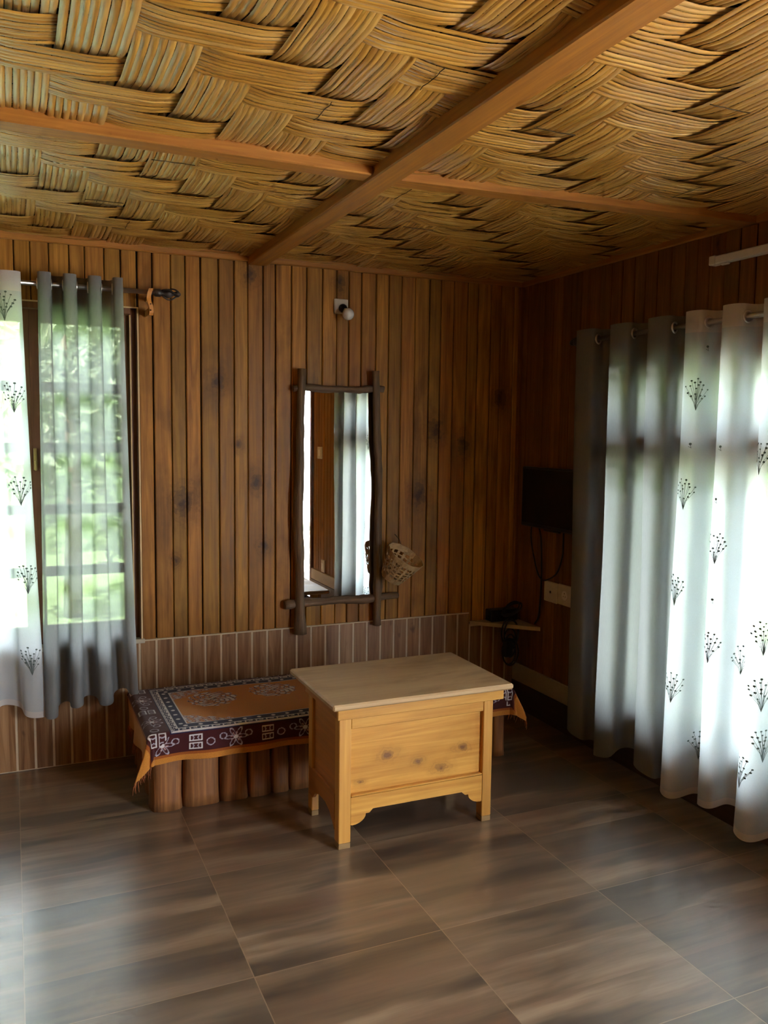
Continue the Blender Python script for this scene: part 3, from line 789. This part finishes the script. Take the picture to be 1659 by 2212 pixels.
def cloth_cover():
    zt = BZ+.006
    ex0, ex1, ey0, ey1 = BX0+.005, BX1-.005, BY0-.008, BY1-.005     # supporting edges
    hx0, hx1, hy0, hy1 = .15, .115, .135, .015                        # overhangs
    fx0, fx1, fy0, fy1 = ex0-hx0, ex1+hx1, ey0-hy0, ey1+hy1
    nx, ny = 720, 330
    rho = .022
    def pos(s, t):
        ox = (s-ex1) if s > ex1 else (s-ex0 if s < ex0 else 0.); oy = (t-ey1) if t > ey1 else (t-ey0 if t < ey0 else 0.)
        x = min(max(s, ex0), ex1); y = min(max(t, ey0), ey1)
        d = math.hypot(ox, oy)
        crease = .0022*math.sin(x*9+y*7)+.0015*math.sin(x*23-y*5)
        if d < 1e-6: return (x, y, zt+crease*.6+.002)
        nxv, nyv = ox/d, oy/d
        # bend over rounded edge then hang, with ripples in the loose hem
        arc = rho*PI/2
        if d < arc: an = d/rho; out = rho*math.sin(an); dz = rho*(1-math.cos(an))
        else: out = rho; dz = rho+(d-arc)
        corner = abs(ox*oy)/(d*d)*2
        par = (s*17 if abs(oy) > abs(ox) else t*17)
        rip = max(0, (d-.03))*(.16*math.sin(par*1.7)+.12*math.sin(par*.8+1.))
        an2 = math.atan2(abs(oy), abs(ox))
        cf = corner*d*(.26+.10*math.sin(an2*10))
        out2 = out+rip*.45+cf; dz2 = dz-corner*d*.10
        if t > ey1: dz2 = min(dz2, .02)
        return (x+nxv*out2, y+nyv*out2, max(.02, zt+.002-dz2+crease*.3))
    verts = []; cols = []
    mar = (.060, .008, .010); ora = (.60, .235, .035); orad = (.36, .095, .015); navy = (.008, .013, .062); wht = (.75, .73, .74); pink = (.55, .33, .32); lil = (.50, .46, .54)
    ix0, ix1, iy0, iy1 = -2.050, -.530, -.700, -.108
    med = [(-1.805, -.335), (-1.514, -.300), (-1.20, -.31), (-.90, -.31)]
    def h(a, b): return math.sin(a*127.1+b*311.7)*43758.5453 % 1
    def motif(a, w, cy, hh):
        """bands of flower / longevity style curls; a along, w across (0..1)"""
        P = .30; q = (a % P)/P; k = q*P
        y = (w-.5)*hh
        # flower
        dx = k-.075; r = math.hypot(dx, y); th = math.atan2(y, dx)
        if r < .010: return wht
        if .012 < r < .05 and abs(r-(.030+.016*math.cos(6*th))) < .0036: return lil
        if r < .024 and math.sin(8*th) > .55: return pink
        # curls either side
        for cx in (.128, .022):
            dx = k-cx; r2 = math.hypot(dx, y+.012)
            if abs(r2-.014) < .0022 and not (dx > 0 and y > 0): return lil
        # framed sign: two rounded boxes with strokes
        dx = k-.21
        if abs(dx) < .034:
            for sy in (-.019, .019):
                yy = y-sy
                rr = max(abs(dx)-.024, abs(yy)-.013)
                if abs(rr) < .002: return wht
                if rr < 0 and (abs(abs(dx)-.008-.4*abs(yy)) < .0022): return lil
        dx = k-.27; r2 = math.hypot(dx, y-.005)
        if abs(r2-.016) < .0022: return lil
        return mar
    def color(s, t):
        # distance outside the inner white line (negative inside)
        dl, dr, df, db = ix0-s, s-ix1, iy0-t, t-iy1
        d = max(dl, dr, df, db)
        if d > 0:
            side = max((dl, 0), (dr, 1), (df, 2), (db, 3))[1]
            wmar = (.105, .095, .083, .05)[side]
            if d < .005: return navy
            if d < wmar:
                along = (t, t, s, s)[side]
                hh = .088
                if side in (0, 1): hh = .10
                return motif(along+(.03 if side < 2 else .063), (d-.005)/(wmar-.005), 0, hh)
            return orad if d < wmar+.012 else ora
        d = -d
        if d < .004: return wht
        if d < .030:    # meander
            along = s if (df == -d or db == -d) else t
            k = (along % .046)/.046; w = (d-.004)/.026; e = .075
            if abs(w-.10) < e or abs(w-.97) < .05: return wht
            if abs(k-.12) < e*.8 and w < .82: return wht
            if abs(w-.80) < e and .12 < k < .78: return wht
            if abs(k-.74) < e*.8 and .42 < w < .85: return wht
            if abs(w-.45) < e and .42 < k < .78: return wht
            return navy
        if d < .033: return wht if d < .032 else navy
        if d < .072:
            along = s if (df == -d or db == -d) else t
            c0 = (round(along/.062))*.062
            if math.hypot(along-c0, d-.052) < .0088: return wht
            return navy
        if d < .077: return wht
        # field
        for (mx, my) in med:
            a, b = (s-mx)/.108, (t-my)/.100
            r = math.hypot(a, b)
            if r < 1.08:
                th = math.atan2(b, a); e = 1+.05*math.cos(12*th)
                if r > e: break
                v = math.sin(7*th+9*r)*math.sin(14*r+2*math.cos(4*th))
                v += .35*(h(round(s/.006), round(t/.006))-.5)
                if r < .18: return mar if v < 0 else wht
                return wht if v > .32 else lil if v > .08 else mar if v > -.18 else pink if v > -.5 else ora
        # corner pieces
        for cx, cy in ((ix0+.077, iy0+.077), (ix0+.077, iy1-.077), (ix1-.077, iy0+.077), (ix1-.077, iy1-.077)):
            a, b = abs(s-cx)/.21, abs(t-cy)/.115
            q = a+b+.08*math.sin(a*20)
            if q < 1:
                v = math.sin(s*150+math.sin(t*120)*2)*math.sin(t*170+s*40)+.3*(h(round(s/.006), round(t/.006))-.5)
                return wht if v > .45 else mar if v > .1 else lil if v > -.1 else pink if v > -.4 else ora
        return ora
    me = bpy.data.meshes.new('bench_cloth')
    for j in range(ny+1):
        t = fy0+(fy1-fy0)*j/ny
        for i in range(nx+1):
            s = fx0+(fx1-fx0)*i/nx
            verts.append(pos(s, t)); cols.append(color(s, t)+(1.,))
    W = nx+1
    faces = [(j*W+i, j*W+i+1, (j+1)*W+i+1, (j+1)*W+i) for j in range(ny) for i in range(nx)]
    me.from_pydata(verts, [], faces)
    ca = me.color_attributes.new('pattern', 'FLOAT_COLOR', 'POINT')
    ca.data.foreach_set('color', np.array(cols, dtype=np.float32).ravel())
    me.polygons.foreach_set('use_smooth', [True]*len(faces))
    t = NT('woven_cloth'); at = t.n('ShaderNodeAttribute'); at.attribute_name = 'pattern'
    nz = t.noise(t.vmul(t.obj(), (1, 1, 1)), 420., 3.)
    c = t.mix(t.rmap(nz, .35, .7, 0, .35), at.outputs['Color'], (.02, .012, .01), 'MIX')
    x = t.n('ShaderNodeBsdfPrincipled'); t.l(c, x.inputs['Base Color']); x.inputs['Roughness'].default_value = .85
    x.inputs['Sheen Weight'].default_value = .15; t.l(t.bump(nz, .4, .002), x.inputs['Normal']); x.inputs['Specular IOR Level'].default_value = .2
    me.materials.append(t.done(x.outputs[0]))
    o = bpy.data.objects.new('bench_cloth', me); COL.objects.link(o)
    md = o.modifiers.new('thick', 'SOLIDIFY'); md.thickness = .0025; md.offset = 1.
    tag(o, 'orange, navy and maroon patterned cloth spread over the log bench', 'cloth')
    # tassel fringe on both short ends
    r = random.Random(4)
    for s in (fx0, fx1):
        mb = MB(); mb.tube([pos(s, fy0+(fy1-fy0)*k/160) for k in range(161)], .0022, 6)
        t_ = fy0
        while t_ < fy1:
            p = Vector(pos(s, t_)); sg = -1 if s == fx0 else 1
            L = r.uniform(.035, .06)
            mb.tube([p, p+Vector((sg*.004+r.uniform(-.003, .003), r.uniform(-.003, .003), -L*.5)), p+Vector((sg*.004+r.uniform(-.008, .008), r.uniform(-.008, .008), -L))], [.0022, .0018, .0008], 5)
            t_ += .009
        for v in range(len(mb.v)):
            q = mb.v[v]
            if q[2] < .006: mb.v[v] = (q[0], q[1], .006)
        mb.build('fringe', M['fringe'], o)
cloth_cover()

# ------------------------------------------------------------------ mirror with stick frame
def mirror():
    root = thing('mirror', (-1.07, -.01, .69), 'tall mirror in a rustic frame of crossed branches on the back wall', 'mirror')
    mb = MB(); mb.box((-1.295, -.019, .68), (-.885, -.0135, 1.755), 0); mb.build('mirror_glass', M['mirror'], root)
    mb = MB(); mb.box((-1.297, -.0132, .678), (-.883, -.0015, 1.757), 0); mb.build('backing_board', M['void'], root)
    r = random.Random(8)
    def stick(p, q, r0, r1, bow, mat, seed):
        rr = random.Random(seed); mb = MB(); pts = []; rs = []; n = 26; N = 14
        p, q = Vector(p), Vector(q)
        ph = [rr.uniform(0, 6) for _ in range(6)]
        for i in range(n+1):
            t = i/n; c = p.lerp(q, t)+Vector(bow)*math.sin(PI*t)
            w = .004*math.sin(t*7+ph[0])+.0025*math.sin(t*17+ph[1])
            d = (q-p).normalized()
            c += Vector((w, 0, 0)) if abs(d.z) > .5 else Vector((0, 0, w))
            base = r0+(r1-r0)*t
            kn = 1+.10*math.sin(t*11+ph[2])+(.16 if rr.random() < .12 else 0)
            rs.append([base*kn*(1+.09*math.sin(3*2*PI*j/N+ph[3]+t*2)+rr.uniform(-.05, .05)) for j in range(N)]); pts.append(c)
        mb.tube(pts, rs, N)
        return mb.build('frame_stick', mat, root)
    stick((-1.332, -.030, 1.757), (-.845, -.030, 1.767), .017, .016, (0, 0, .004), M['driftwood_x'], 1)
    stick((-1.372, -.030, .680), (-.748, -.030, .690), .020, .019, (0, 0, -.004), M['driftwood_x'], 2)
    stick((-1.2965, -.047, .530), (-1.2965, -.047, 1.855), .026, .020, (-.004, 0, 0), M['driftwood'], 3)
    stick((-.868, -.047, .540), (-.897, -.047, 1.860), .021, .017, (.006, 0, 0), M['driftwood'], 5)
mirror()

# ------------------------------------------------------------------ hanging basket
def basket():
    root = thing('wicker_basket', (-.79, -.08, .78), 'small open-weave wicker basket hanging on the wall right of the mirror', 'basket')
    ax = Vector((.36, -.44, .84)).normalized(); u = ax.cross(Vector((0, 1, 0))).normalized(); w = ax.cross(u)
    c0 = Vector((-.820, -.100, .795)); Hh = .155
    def R(t): return .056+.046*t**.9
    def pt(an, t, dr=0.): return c0+ax*(Hh*t)+(u*math.cos(an)+w*math.sin(an))*(R(t)+dr)
    def band(t0, t1, dr, n=48, m=0, th=.0022):
        mb = MB(); q = []
        for i in range(n):
            an = 2*PI*i/n; wob = .0018*math.sin(an*12)
            q.append([mb.vert(pt(an, t0, dr+wob)), mb.vert(pt(an, t1, dr+wob)), mb.vert(pt(an, t1, dr-th+wob)), mb.vert(pt(an, t0, dr-th+wob))])
        for i in range(n):
            a, b = q[i], q[(i+1) % n]
            for k in range(4): mb.face((a[k], a[(k+1) % 4], b[(k+1) % 4], b[k]), m, False)
        return mb
    wm = wood('wicker', (.62, .45, .23), (.30, .18, .075), 'x', 3., rough=.6, stain=.3, island=False)
    band(.80, 1.0, .001, th=.004).build('rim_band', wm, root)
    band(.0, .20, .001).build('base_band', wm, root)
    mb = MB()
    for t in (.31, .43, .55, .67): 
        b = band(t-.018, t+.018, .0012); k = len(mb.v); mb.v += b.v
        for f in b.f: mb.face([k+i for i in f])
    mb.build('woven_rings', wm, root)
    mb = MB()
    for k in range(16):
        an = 2*PI*k/16
        for i in range(8):
            t0, t1 = .02+i*.12, .02+(i+1)*.12; da = .075
            dr = .0024 if (i+k) % 2 else -.0022
            q = [mb.vert(pt(an-da, t0, dr)), mb.vert(pt(an+da, t0, dr)), mb.vert(pt(an+da, t1, -dr)), mb.vert(pt(an-da, t1, -dr))]
            q2 = [mb.vert(pt(an-da, t0, dr-.0016)), mb.vert(pt(an+da, t0, dr-.0016)), mb.vert(pt(an+da, t1, -dr-.0016)), mb.vert(pt(an-da, t1, -dr-.0016))]
            mb.face(q); mb.face(q2[::-1])
            for j in range(4): mb.face((q[j], q2[j], q2[(j+1) % 4], q[(j+1) % 4]))
    mb.build('stakes', wm, root)
    mb = MB(); mb.lathe(c0+ax*.004, [(.0505, -.002), (.0505, .002)], 32, 0, ax); mb.build('basket_bottom', wm, root)
    mb = MB(); top = pt(0, 1.0); bk = max((pt(2*PI*k/24, .96) for k in range(24)), key=lambda p: p.y)
    mb.tube([bk, bk+Vector((-.004, .02, .03)), Vector((bk.x-.006, -.010, bk.z+.05)), Vector((bk.x-.006, .008, bk.z+.055))], .0018, 6); mb.build('hanging_loop', M['thread'], root)
basket()

# ------------------------------------------------------------------ wall lamp, tube light, tv, sockets, shelf
def bulb():
    root = thing('wall_lamp', (-1.075, 0, 2.17), 'bare white light bulb in a dark holder on a square wall plate', 'lamp')
    mb = MB(); mb.box((-1.112, -.017, 2.138), (-1.038, -.0015, 2.212), 0, .004); mb.build('wall_plate', M['plate'], root)
    ax = Vector((.06, -.86, -.50)).normalized(); c = Vector((-1.068, -.015, 2.168))
    mb = MB(); mb.lathe(c, [(.021, -.002), (.022, .006), (.019, .020), (.017, .030)], 20, 0, ax); mb.build('lamp_holder', M['black'], root)
    mb = MB(); mb.lathe(c+ax*.030, [(.0125, -.004), (.0125, .014), (.014, .017)], 18, 0, ax); mb.build('bulb_cap', M['steel'], root)
    mb = MB(); pr = [(.0135, .0)]+[(.030*math.sin(.46+t*(PI-.47)/11), .030-.030*math.cos(.46+t*(PI-.47)/11)) for t in range(12)]
    mb.lathe(c+ax*.046, pr, 24, 0, ax); mb.build('bulb_globe', M['bulb'], root)
bulb()
def tube_light():
    root = thing('tube_light', (-.02, -2.0, 2.24), 'white tube light batten high on the right wall', 'light fixture')
    mb = MB(); mb.box((-.036, -2.63, 2.230), (-.0015, -1.412, 2.262), 0, .004); mb.build('batten', M['white_plastic'], root)
    mb = MB(); mb.box((-.040, -2.632, 2.228), (-.0012, -2.60, 2.264), 0, .003); mb.build('end_cap', M['white_plastic'], root)
    mb = MB(); mb.box((-.040, -1.442, 2.228), (-.0012, -1.410, 2.264), 0, .003); mb.build('end_cap', M['white_plastic'], root)
    mb = MB(); mb.box((-.026, -1.50, 2.222), (-.014, -1.462, 2.230), 0, .002); mb.build('mounting_clip', M['white_plastic'], root)
tube_light()
def tv():
    root = thing('television', (-.04, -.42, 1.06), 'small black flat television on the right wall beside the grey curtain', 'television')
    mb = MB(); mb.box((-.070, -.70, 1.055), (-.040, -.154, 1.376), 0, .005); mb.build('tv_housing', M['black'], root)
    mb = MB(); mb.box((-.0715, -.688, 1.076), (-.070, -.166, 1.364), 0); mb.build('tv_screen', M['screen'], root)
    mb = MB(); mb.box((-.040, -.52, 1.12), (-.0015, -.33, 1.30), 0, .005); mb.build('wall_mount', M['black'], root)
    mb = MB(); mb.box((-.066, -.50, 1.045), (-.05, -.36, 1.055), 0, .003); mb.build('speaker_lip', M['black'], root)
tv()
def smooth(pts, n=8):
    out = []; P = [Vector(p) for p in pts]
    for i in range(len(P)-1):
        a = P[max(i-1, 0)]; b = P[i]; c = P[i+1]; d = P[min(i+2, len(P)-1)]
        for k in range(n):
            t = k/n; out.append(.5*((2*b)+(c-a)*t+(2*a-5*b+4*c-d)*t*t+(3*b-a-3*c+d)*t**3))
    out.append(P[-1]); return out
mb = MB(); mb.tube(smooth([(-.03, -.20, 1.056), (-.026, -.190, 1.0), (-.022, -.20, .93), (-.02, -.245, .82), (-.02, -.29, .775), (-.02, -.35, .782), (-.02, -.43, .83), (-.022, -.475, .92), (-.026, -.485, 1.0), (-.03, -.49, 1.046)]), .0042, 8)
tag(mb.build('hanging_cable', M['rubber']), 'black cable looping down below the television and up again', 'cable', 'cables under the television')
mb = MB(); mb.tube(smooth([(-.034, -.275, 1.056), (-.014, -.27, .98), (-.009, -.275, .80), (-.009, -.27, .65), (-.012, -.262, .56), (-.02, -.24, .520)]), .0048, 8)
tag(mb.build('hanging_cable', M['rubber']), 'straight black cable dropping from the television to the corner shelf', 'cable', 'cables under the television')
def plate(y0, y1, z0, z1, label, kind):
    root = thing('wall_socket' if kind != 'switch' else 'wall_switch', (0, (y0+y1)/2, (z0+z1)/2), label, 'socket' if kind != 'switch' else 'switch')
    mb = MB(); mb.box((-.012, y0, z0), (-.0015, y1, z1), 0, .004); mb.build('cover_plate', M['plate'], root)
    yc, zc = (y0+y1)/2, (z0+z1)/2
    mb = MB()
    if kind == 'hole':
        mb.lathe((-.0115, yc, zc), [(.007, -.001), (.007, .0015), (.004, .002)], 14, 0, (-1, 0, 0)); mb.build('aerial_jack', M['black'], root)
    elif kind == 'pins':
        mb.lathe((-.0115, yc, zc), [(.026, -.0005), (.026, .001), (.022, .0015)], 24, 0, (-1, 0, 0)); mb.build('socket_face', M['white_plastic'], root)
        for a, b, q in ((0, .010, .0038), (-.009, -.006, .0028), (.009, -.006, .0028)):
            mb = MB(); mb.lathe((-.0128, yc+a, zc+b), [(q, -.001), (q, .0006)], 12, 0, (-1, 0, 0)); mb.build('pin_hole', plain('socket_hole', (.16, .13, .10), .6), root)
    else:
        mb.box((-.016, yc-.022, zc-.03), (-.012, yc+.022, zc+.03), 0, .003); mb.build('rocker', M['white_plastic'], root)
plate(-.425, -.306, .663, .772, 'cream aerial socket plate under the television, nearer the corner', 'hole')
plate(-.552, -.430, .667, .775, 'cream power socket plate under the television, nearer the curtain', 'pins')
plate(-3.42, -3.30, 1.30, 1.41, 'cream switch plate seen in the upper part of the mirror', 'switch')
plate(-3.30, -3.21, .26, .375, 'small cream switch plate seen low in the mirror', 'switch')
def corner_shelf():
    o = thing('corner_shelf', (-.05, -.05, .50), 'pale triangular corner shelf between mirror wall and television wall', 'shelf')
    mb = MB(); mb.prism([(-.297, -.0135), (-.0125, -.0135), (-.0125, -.285)], 'z', .4885, .509); mb.build('shelf_board', plain('pale_shelf', (.40, .31, .22), .6), o)
corner_shelf()
def settop():
    root = thing('set_top_box', (-.12, -.09, .51), 'black box with coiled cables lying on the corner shelf', 'set-top box')
    mb = MB(); mb.box((-.205, -.092, .510), (-.03, -.022, .575), 0, .006); mb.build('housing', M['black'], root)
settop()
r_ = random.Random(12); mb = MB()
for k in range(9):
    c = Vector((-.105+r_.uniform(-.03, .03), -.085+r_.uniform(-.03, .02), .50-.05*k*.4)); R = .05+r_.uniform(-.01, .03)
    pts = []
    yaw = r_.uniform(.5, 1.1); tl = r_.uniform(-.3, .3); zc = .525-r_.uniform(0, .02) if k < 3 else .47-r_.uniform(0, .06)
    for i in range(25):
        a = 2*PI*i/24
        if k < 3: p = Vector((-.10+math.cos(a)*R*.9, -.115-.02+math.sin(a)*.03, .582+.03*math.sin(a+1)+.006*k))
        else: p = Vector((-.125+math.cos(a)*R*math.cos(yaw)*.9, -.155-.01*(k-3)*.4-math.cos(a)*R*math.sin(yaw)*.35, .46-.035*(k % 4)+math.sin(a)*R*1.35))
        p.x = min(p.x, -.02); p.y = min(p.y, -.02); pts.append(p)
    mb.tube(pts, .0042, 6)
mb.box((-.175, -.200, .335), (-.125, -.165, .43), 0, .006)
tag(mb.build('cable_bundle', M['rubber']), 'tangle of black cables and adapter hanging from the corner shelf', 'cables')

# ------------------------------------------------------------------ outside
def leafmat(name, a, b):
    t = NT(name); rn = t.geo()['Random Per Island']
    c = t.ramp(rn, [(0., a), (1., b)])
    d = t.bsdf(c, .5, None, .3); tl = t.n('ShaderNodeBsdfTranslucent'); t.l(c, tl.inputs[0])
    m = t.n('ShaderNodeMixShader'); m.inputs[0].default_value = .4; t.l(d, m.inputs[1]); t.l(tl.outputs[0], m.inputs[2])
    return t.done(m.outputs[0])
M['leaf'] = leafmat('leaf_green', (.09, .135, .07), (.25, .32, .18)); M['leaf2'] = leafmat('leaf_pale', (.12, .165, .09), (.31, .37, .23))
M['bark'] = wood('bark', (.2, .15, .1), (.08, .05, .03), 'z', 1., rough=.8)
M['grass'] = plain('grass_ground', (.12, .18, .065), .9, bump=.5, bscale=60.)
M['patio'] = plain('pale_patio_stone', (.62, .58, .52), .8)
M['deck'] = wood('deck_boards', (.58, .54, .48), (.42, .38, .32), 'y', .6, rough=.7, island=False)
mb = MB(); mb.box((-20, -20, -1.2), (24, 24, -1.0)); tag(mb.build('lawn', M['grass']), 'bright green lawn outside the windows', 'lawn', kind='structure')
mb = MB(); mb.box((.122, -9, -.16), (2.3, .9, -.06)); tag(mb.build('porch_deck', M['deck']), None or 'sunlit pale porch deck outside the right window', None, kind='structure')
mb = MB(); mb.box((X0-.6, Y0-.4, H+.13), (.5, .55, H+.22)); mb.box((.5, -3.3, H+.05), (1.9, .55, H+.14)); struct(mb.build('roof', M['bench_board']))
mb = MB(); mb.box((2.3, -12, -.17), (9, -2.9, -.08)); struct(mb.build('ground_patio', M['patio']), 'sunlit pale patio outside the doorway')
def hillside():
    mb = MB(); r = random.Random(77); g = []
    path = [(-16, 11), (-10, 13), (-5, 14), (0, 14), (5, 13.5), (9, 11.5), (11.5, 8), (12.5, 4), (13, 0), (13, -2)]
    pts = []
    for i in range(len(path)-1):
        for k in range(10): t = k/10; pts.append((path[i][0]*(1-t)+path[i+1][0]*t, path[i][1]*(1-t)+path[i+1][1]*t))
    pts.append(path[-1])
    for (x, y) in pts:
        col = []; dx, dy = Vector((x, y)).normalized()
        for j in range(26):
            z = -1.3+j*.36; back = .28*j+r.uniform(-.35, .35)
            col.append(mb.vert((x+dx*back, y+dy*back, z+r.uniform(-.15, .15))))
        g.append(col)
    for i in range(len(g)-1):
        for j in range(25): mb.face((g[i][j], g[i+1][j], g[i+1][j+1], g[i][j+1]))
    t = NT('forest_hillside'); o = t.obj(); n1 = t.noise(o, 3.2, 6., .7); n2 = t.noise(o, .6, 3.)
    c = t.ramp(n1, [(.35, (.035, .065, .025)), (.5, (.095, .155, .06)), (.66, (.20, .28, .12))])
    c = t.mix(t.rmap(n2, .45, .65, 0, .5), c, (.2, .28, .12))
    return mb.build('hillside', t.done(t.bsdf(c, .8, t.bump(n1, 1., .3), .2)))
struct(hillside(), 'green overgrown hillside outside beyond the trees')
def railing():
    root = thing('porch_railing', (2.2, -2.5, -.06), 'pale timber railing of the porch outside the right window', 'railing')
    mb = MB(); mb.box((2.15, -6.5, .70), (2.25, .8, .76), 0, .005); mb.build('top_rail', M['deck'], root)
    mb = MB(); mb.box((2.17, -6.5, .04), (2.23, .8, .10), 0, .005); mb.build('bottom_rail', M['deck'], root)
    for k in range(8):
        y = .75-k*1.02
        mb = MB(); mb.box((2.16, y-.04, -.06), (2.24, y+.04, .70), 0, .004); mb.build('post', M['deck'], root)
        if k < 7:
            mb = MB(); mb.tube([(2.2, y-.06, .68), (2.2, y-.96, .10)], .03, 8); mb.build('brace', M['deck'], root)
railing()
def tree(x, y, hh, wd, mat, label, seed, cat='tree', group=None):
    r = random.Random(seed); root = thing('leafy_tree', (x, y, -1.0), label, cat, 'trees outside the windows')
    mb = MB(); mb.tube([(x, y, -1.0), (x+.05, y, -1+hh*.4), (x-.05, y+.1, -1+hh*.8)], [.12, .09, .03], 8); mb.build('trunk', M['bark'], root)
    mb = MB()
    blobs = [(r.uniform(-wd, wd)*.7, r.uniform(-wd, wd)*.5, r.uniform(.15, 1.)*hh, r.uniform(.35, .6)*wd) for _ in range(14)]
    for _ in range(2600):
        b = r.choice(blobs); d = Vector((r.gauss(0, 1), r.gauss(0, 1), r.gauss(0, 1))).normalized()*b[3]*r.uniform(.6, 1.05)
        c = Vector((x+b[0], y+b[1], -1+b[2]))+d
        if c.z < -.95: continue
        s = r.uniform(.05, .13); n = (d+Vector((r.uniform(-1, 1), r.uniform(-1, 1), r.uniform(-1, 1)))*b[3]*.7).normalized(); u = n.orthogonal().normalized()
        an = r.uniform(0, 6); w = n.cross(u); u2 = u*math.cos(an)+w*math.sin(an); w2 = n.cross(u2)
        mb.face([mb.vert(c+u2*s*1.5), mb.vert(c+w2*s*.5+n*s*.15), mb.vert(c-u2*s*1.2), mb.vert(c-w2*s*.5+n*s*.15)])
    mb.build('foliage', mat, root, fixn=False)
tree(-5.3, 6.5, 4.2, 1.2, M['leaf'], 'leafy green tree outside, leftmost behind the left window', 1)
tree(-1.9, 8.0, 5.0, 1.4, M['leaf2'], 'pale leafy tree outside straight behind the grey curtain of the left window', 2)
tree(1.6, 6.0, 4.0, 1.1, M['leaf'], 'leafy green tree outside to the right of the left window', 3)
tree(5.2, 4.6, 4.4, 1.2, M['leaf2'], 'pale leafy tree beyond the porch seen through the right sheer curtain', 4)
tree(5.0, 1.1, 4.0, 1.1, M['leaf'], 'green tree beyond the porch railing behind the right grey curtain', 5)
tree(6.8, -1.8, 4.6, 1.2, M['leaf'], 'green tree beyond the porch opposite the doorway', 6)
tree(3.9, 8.9, 4.8, 1.2, M['leaf'], 'tall green tree far behind the house corner', 7)
tree(8.8, 3.2, 5.5, 1.3, M['leaf2'], 'pale tree standing farthest back beyond the porch', 8)

# ------------------------------------------------------------------ light
world = bpy.data.worlds.new('daylight'); scene.world = world; world.use_nodes = True
nt = world.node_tree; nt.nodes.clear()
bg = nt.nodes.new('ShaderNodeBackground'); ow = nt.nodes.new('ShaderNodeOutputWorld')
bg.inputs[0].default_value = (.88, .95, 1.0, 1); bg.inputs[1].default_value = 2.2
nt.links.new(bg.outputs[0], ow.inputs[0])
sun = bpy.data.lights.new('sun', 'SUN'); sun.energy = 10.0; sun.angle = .03; sun.color = (1., .96, .90)
so = bpy.data.objects.new('sun', sun); COL.objects.link(so)
so.rotation_euler = Vector((.45, .42, -1.0)).to_track_quat('-Z', 'Y').to_euler()
def portal(name, loc, rot, sx, sy):
    l = bpy.data.lights.new(name, 'AREA'); l.shape = 'RECTANGLE'; l.size = sx; l.size_y = sy; l.energy = 1.
    l.cycles.is_portal = True
    o = bpy.data.objects.new(name, l); COL.objects.link(o); o.location = loc; o.rotation_euler = rot
portal('portal_back', ((WXL+WXR)/2, .13, (WZ0+WZ1)/2), (PI/2, 0, PI), WXR-WXL, WZ1-WZ0)
portal('portal_right', (.13, (RY0+RY1)/2, (RZ0+RZ1)/2), (PI/2, 0, PI/2), RY1-RY0, RZ1-RZ0)
portal('portal_door', (.13, (DY0+DY1)/2, DZ1/2), (PI/2, 0, PI/2), DY1-DY0, DZ1)
for o in list(COL.objects):
    if o.name.startswith('portal'):
        # aim into the room
        tgt = Vector((0, -1, 0)) if o.name == 'portal_back' else Vector((-1, 0, 0))
        o.rotation_euler = tgt.to_track_quat('-Z', 'Z').to_euler() if False else tgt.to_track_quat('-Z', 'Y').to_euler()

# ------------------------------------------------------------------ camera
yaw, pitch, roll = .415567455, -.0937829477, .0127382993
f = Vector((math.sin(yaw)*math.cos(pitch), math.cos(yaw)*math.cos(pitch), math.sin(pitch)))
rt = Vector((math.cos(yaw), -math.sin(yaw), 0)); up = rt.cross(f)
r2 = math.cos(roll)*rt+math.sin(roll)*up; u2 = -math.sin(roll)*rt+math.cos(roll)*up
cam = bpy.data.cameras.new('camera'); co = bpy.data.objects.new('camera', cam); COL.objects.link(co)
mw = Matrix((r2, u2, -f)).transposed().to_4x4(); mw.translation = Vector((-2.61003198, -4.05622505, 1.54864742))
co.matrix_world = mw
cam.sensor_fit = 'HORIZONTAL'; cam.sensor_width = 36.; cam.lens = 36.*1826.53665/1659.; cam.clip_start = .05
scene.camera = co

scene.view_settings.view_transform = 'Standard'; scene.view_settings.look = 'None'
scene.view_settings.gamma = 1.; scene.view_settings.use_curve_mapping = False
scene.view_settings.exposure = 3.87
cy = scene.cycles
cy.use_denoising = True
try: cy.denoiser = 'OPENIMAGEDENOISE'
except Exception: pass
cy.max_bounces = 9; cy.diffuse_bounces = 6; cy.glossy_bounces = 4; cy.transparent_max_bounces = 16; cy.transmission_bounces = 6
cy.use_adaptive_sampling = True; cy.adaptive_threshold = .04; cy.adaptive_min_samples = 16
cy.sample_clamp_indirect = 12.; cy.caustics_reflective = False; cy.caustics_refractive = False
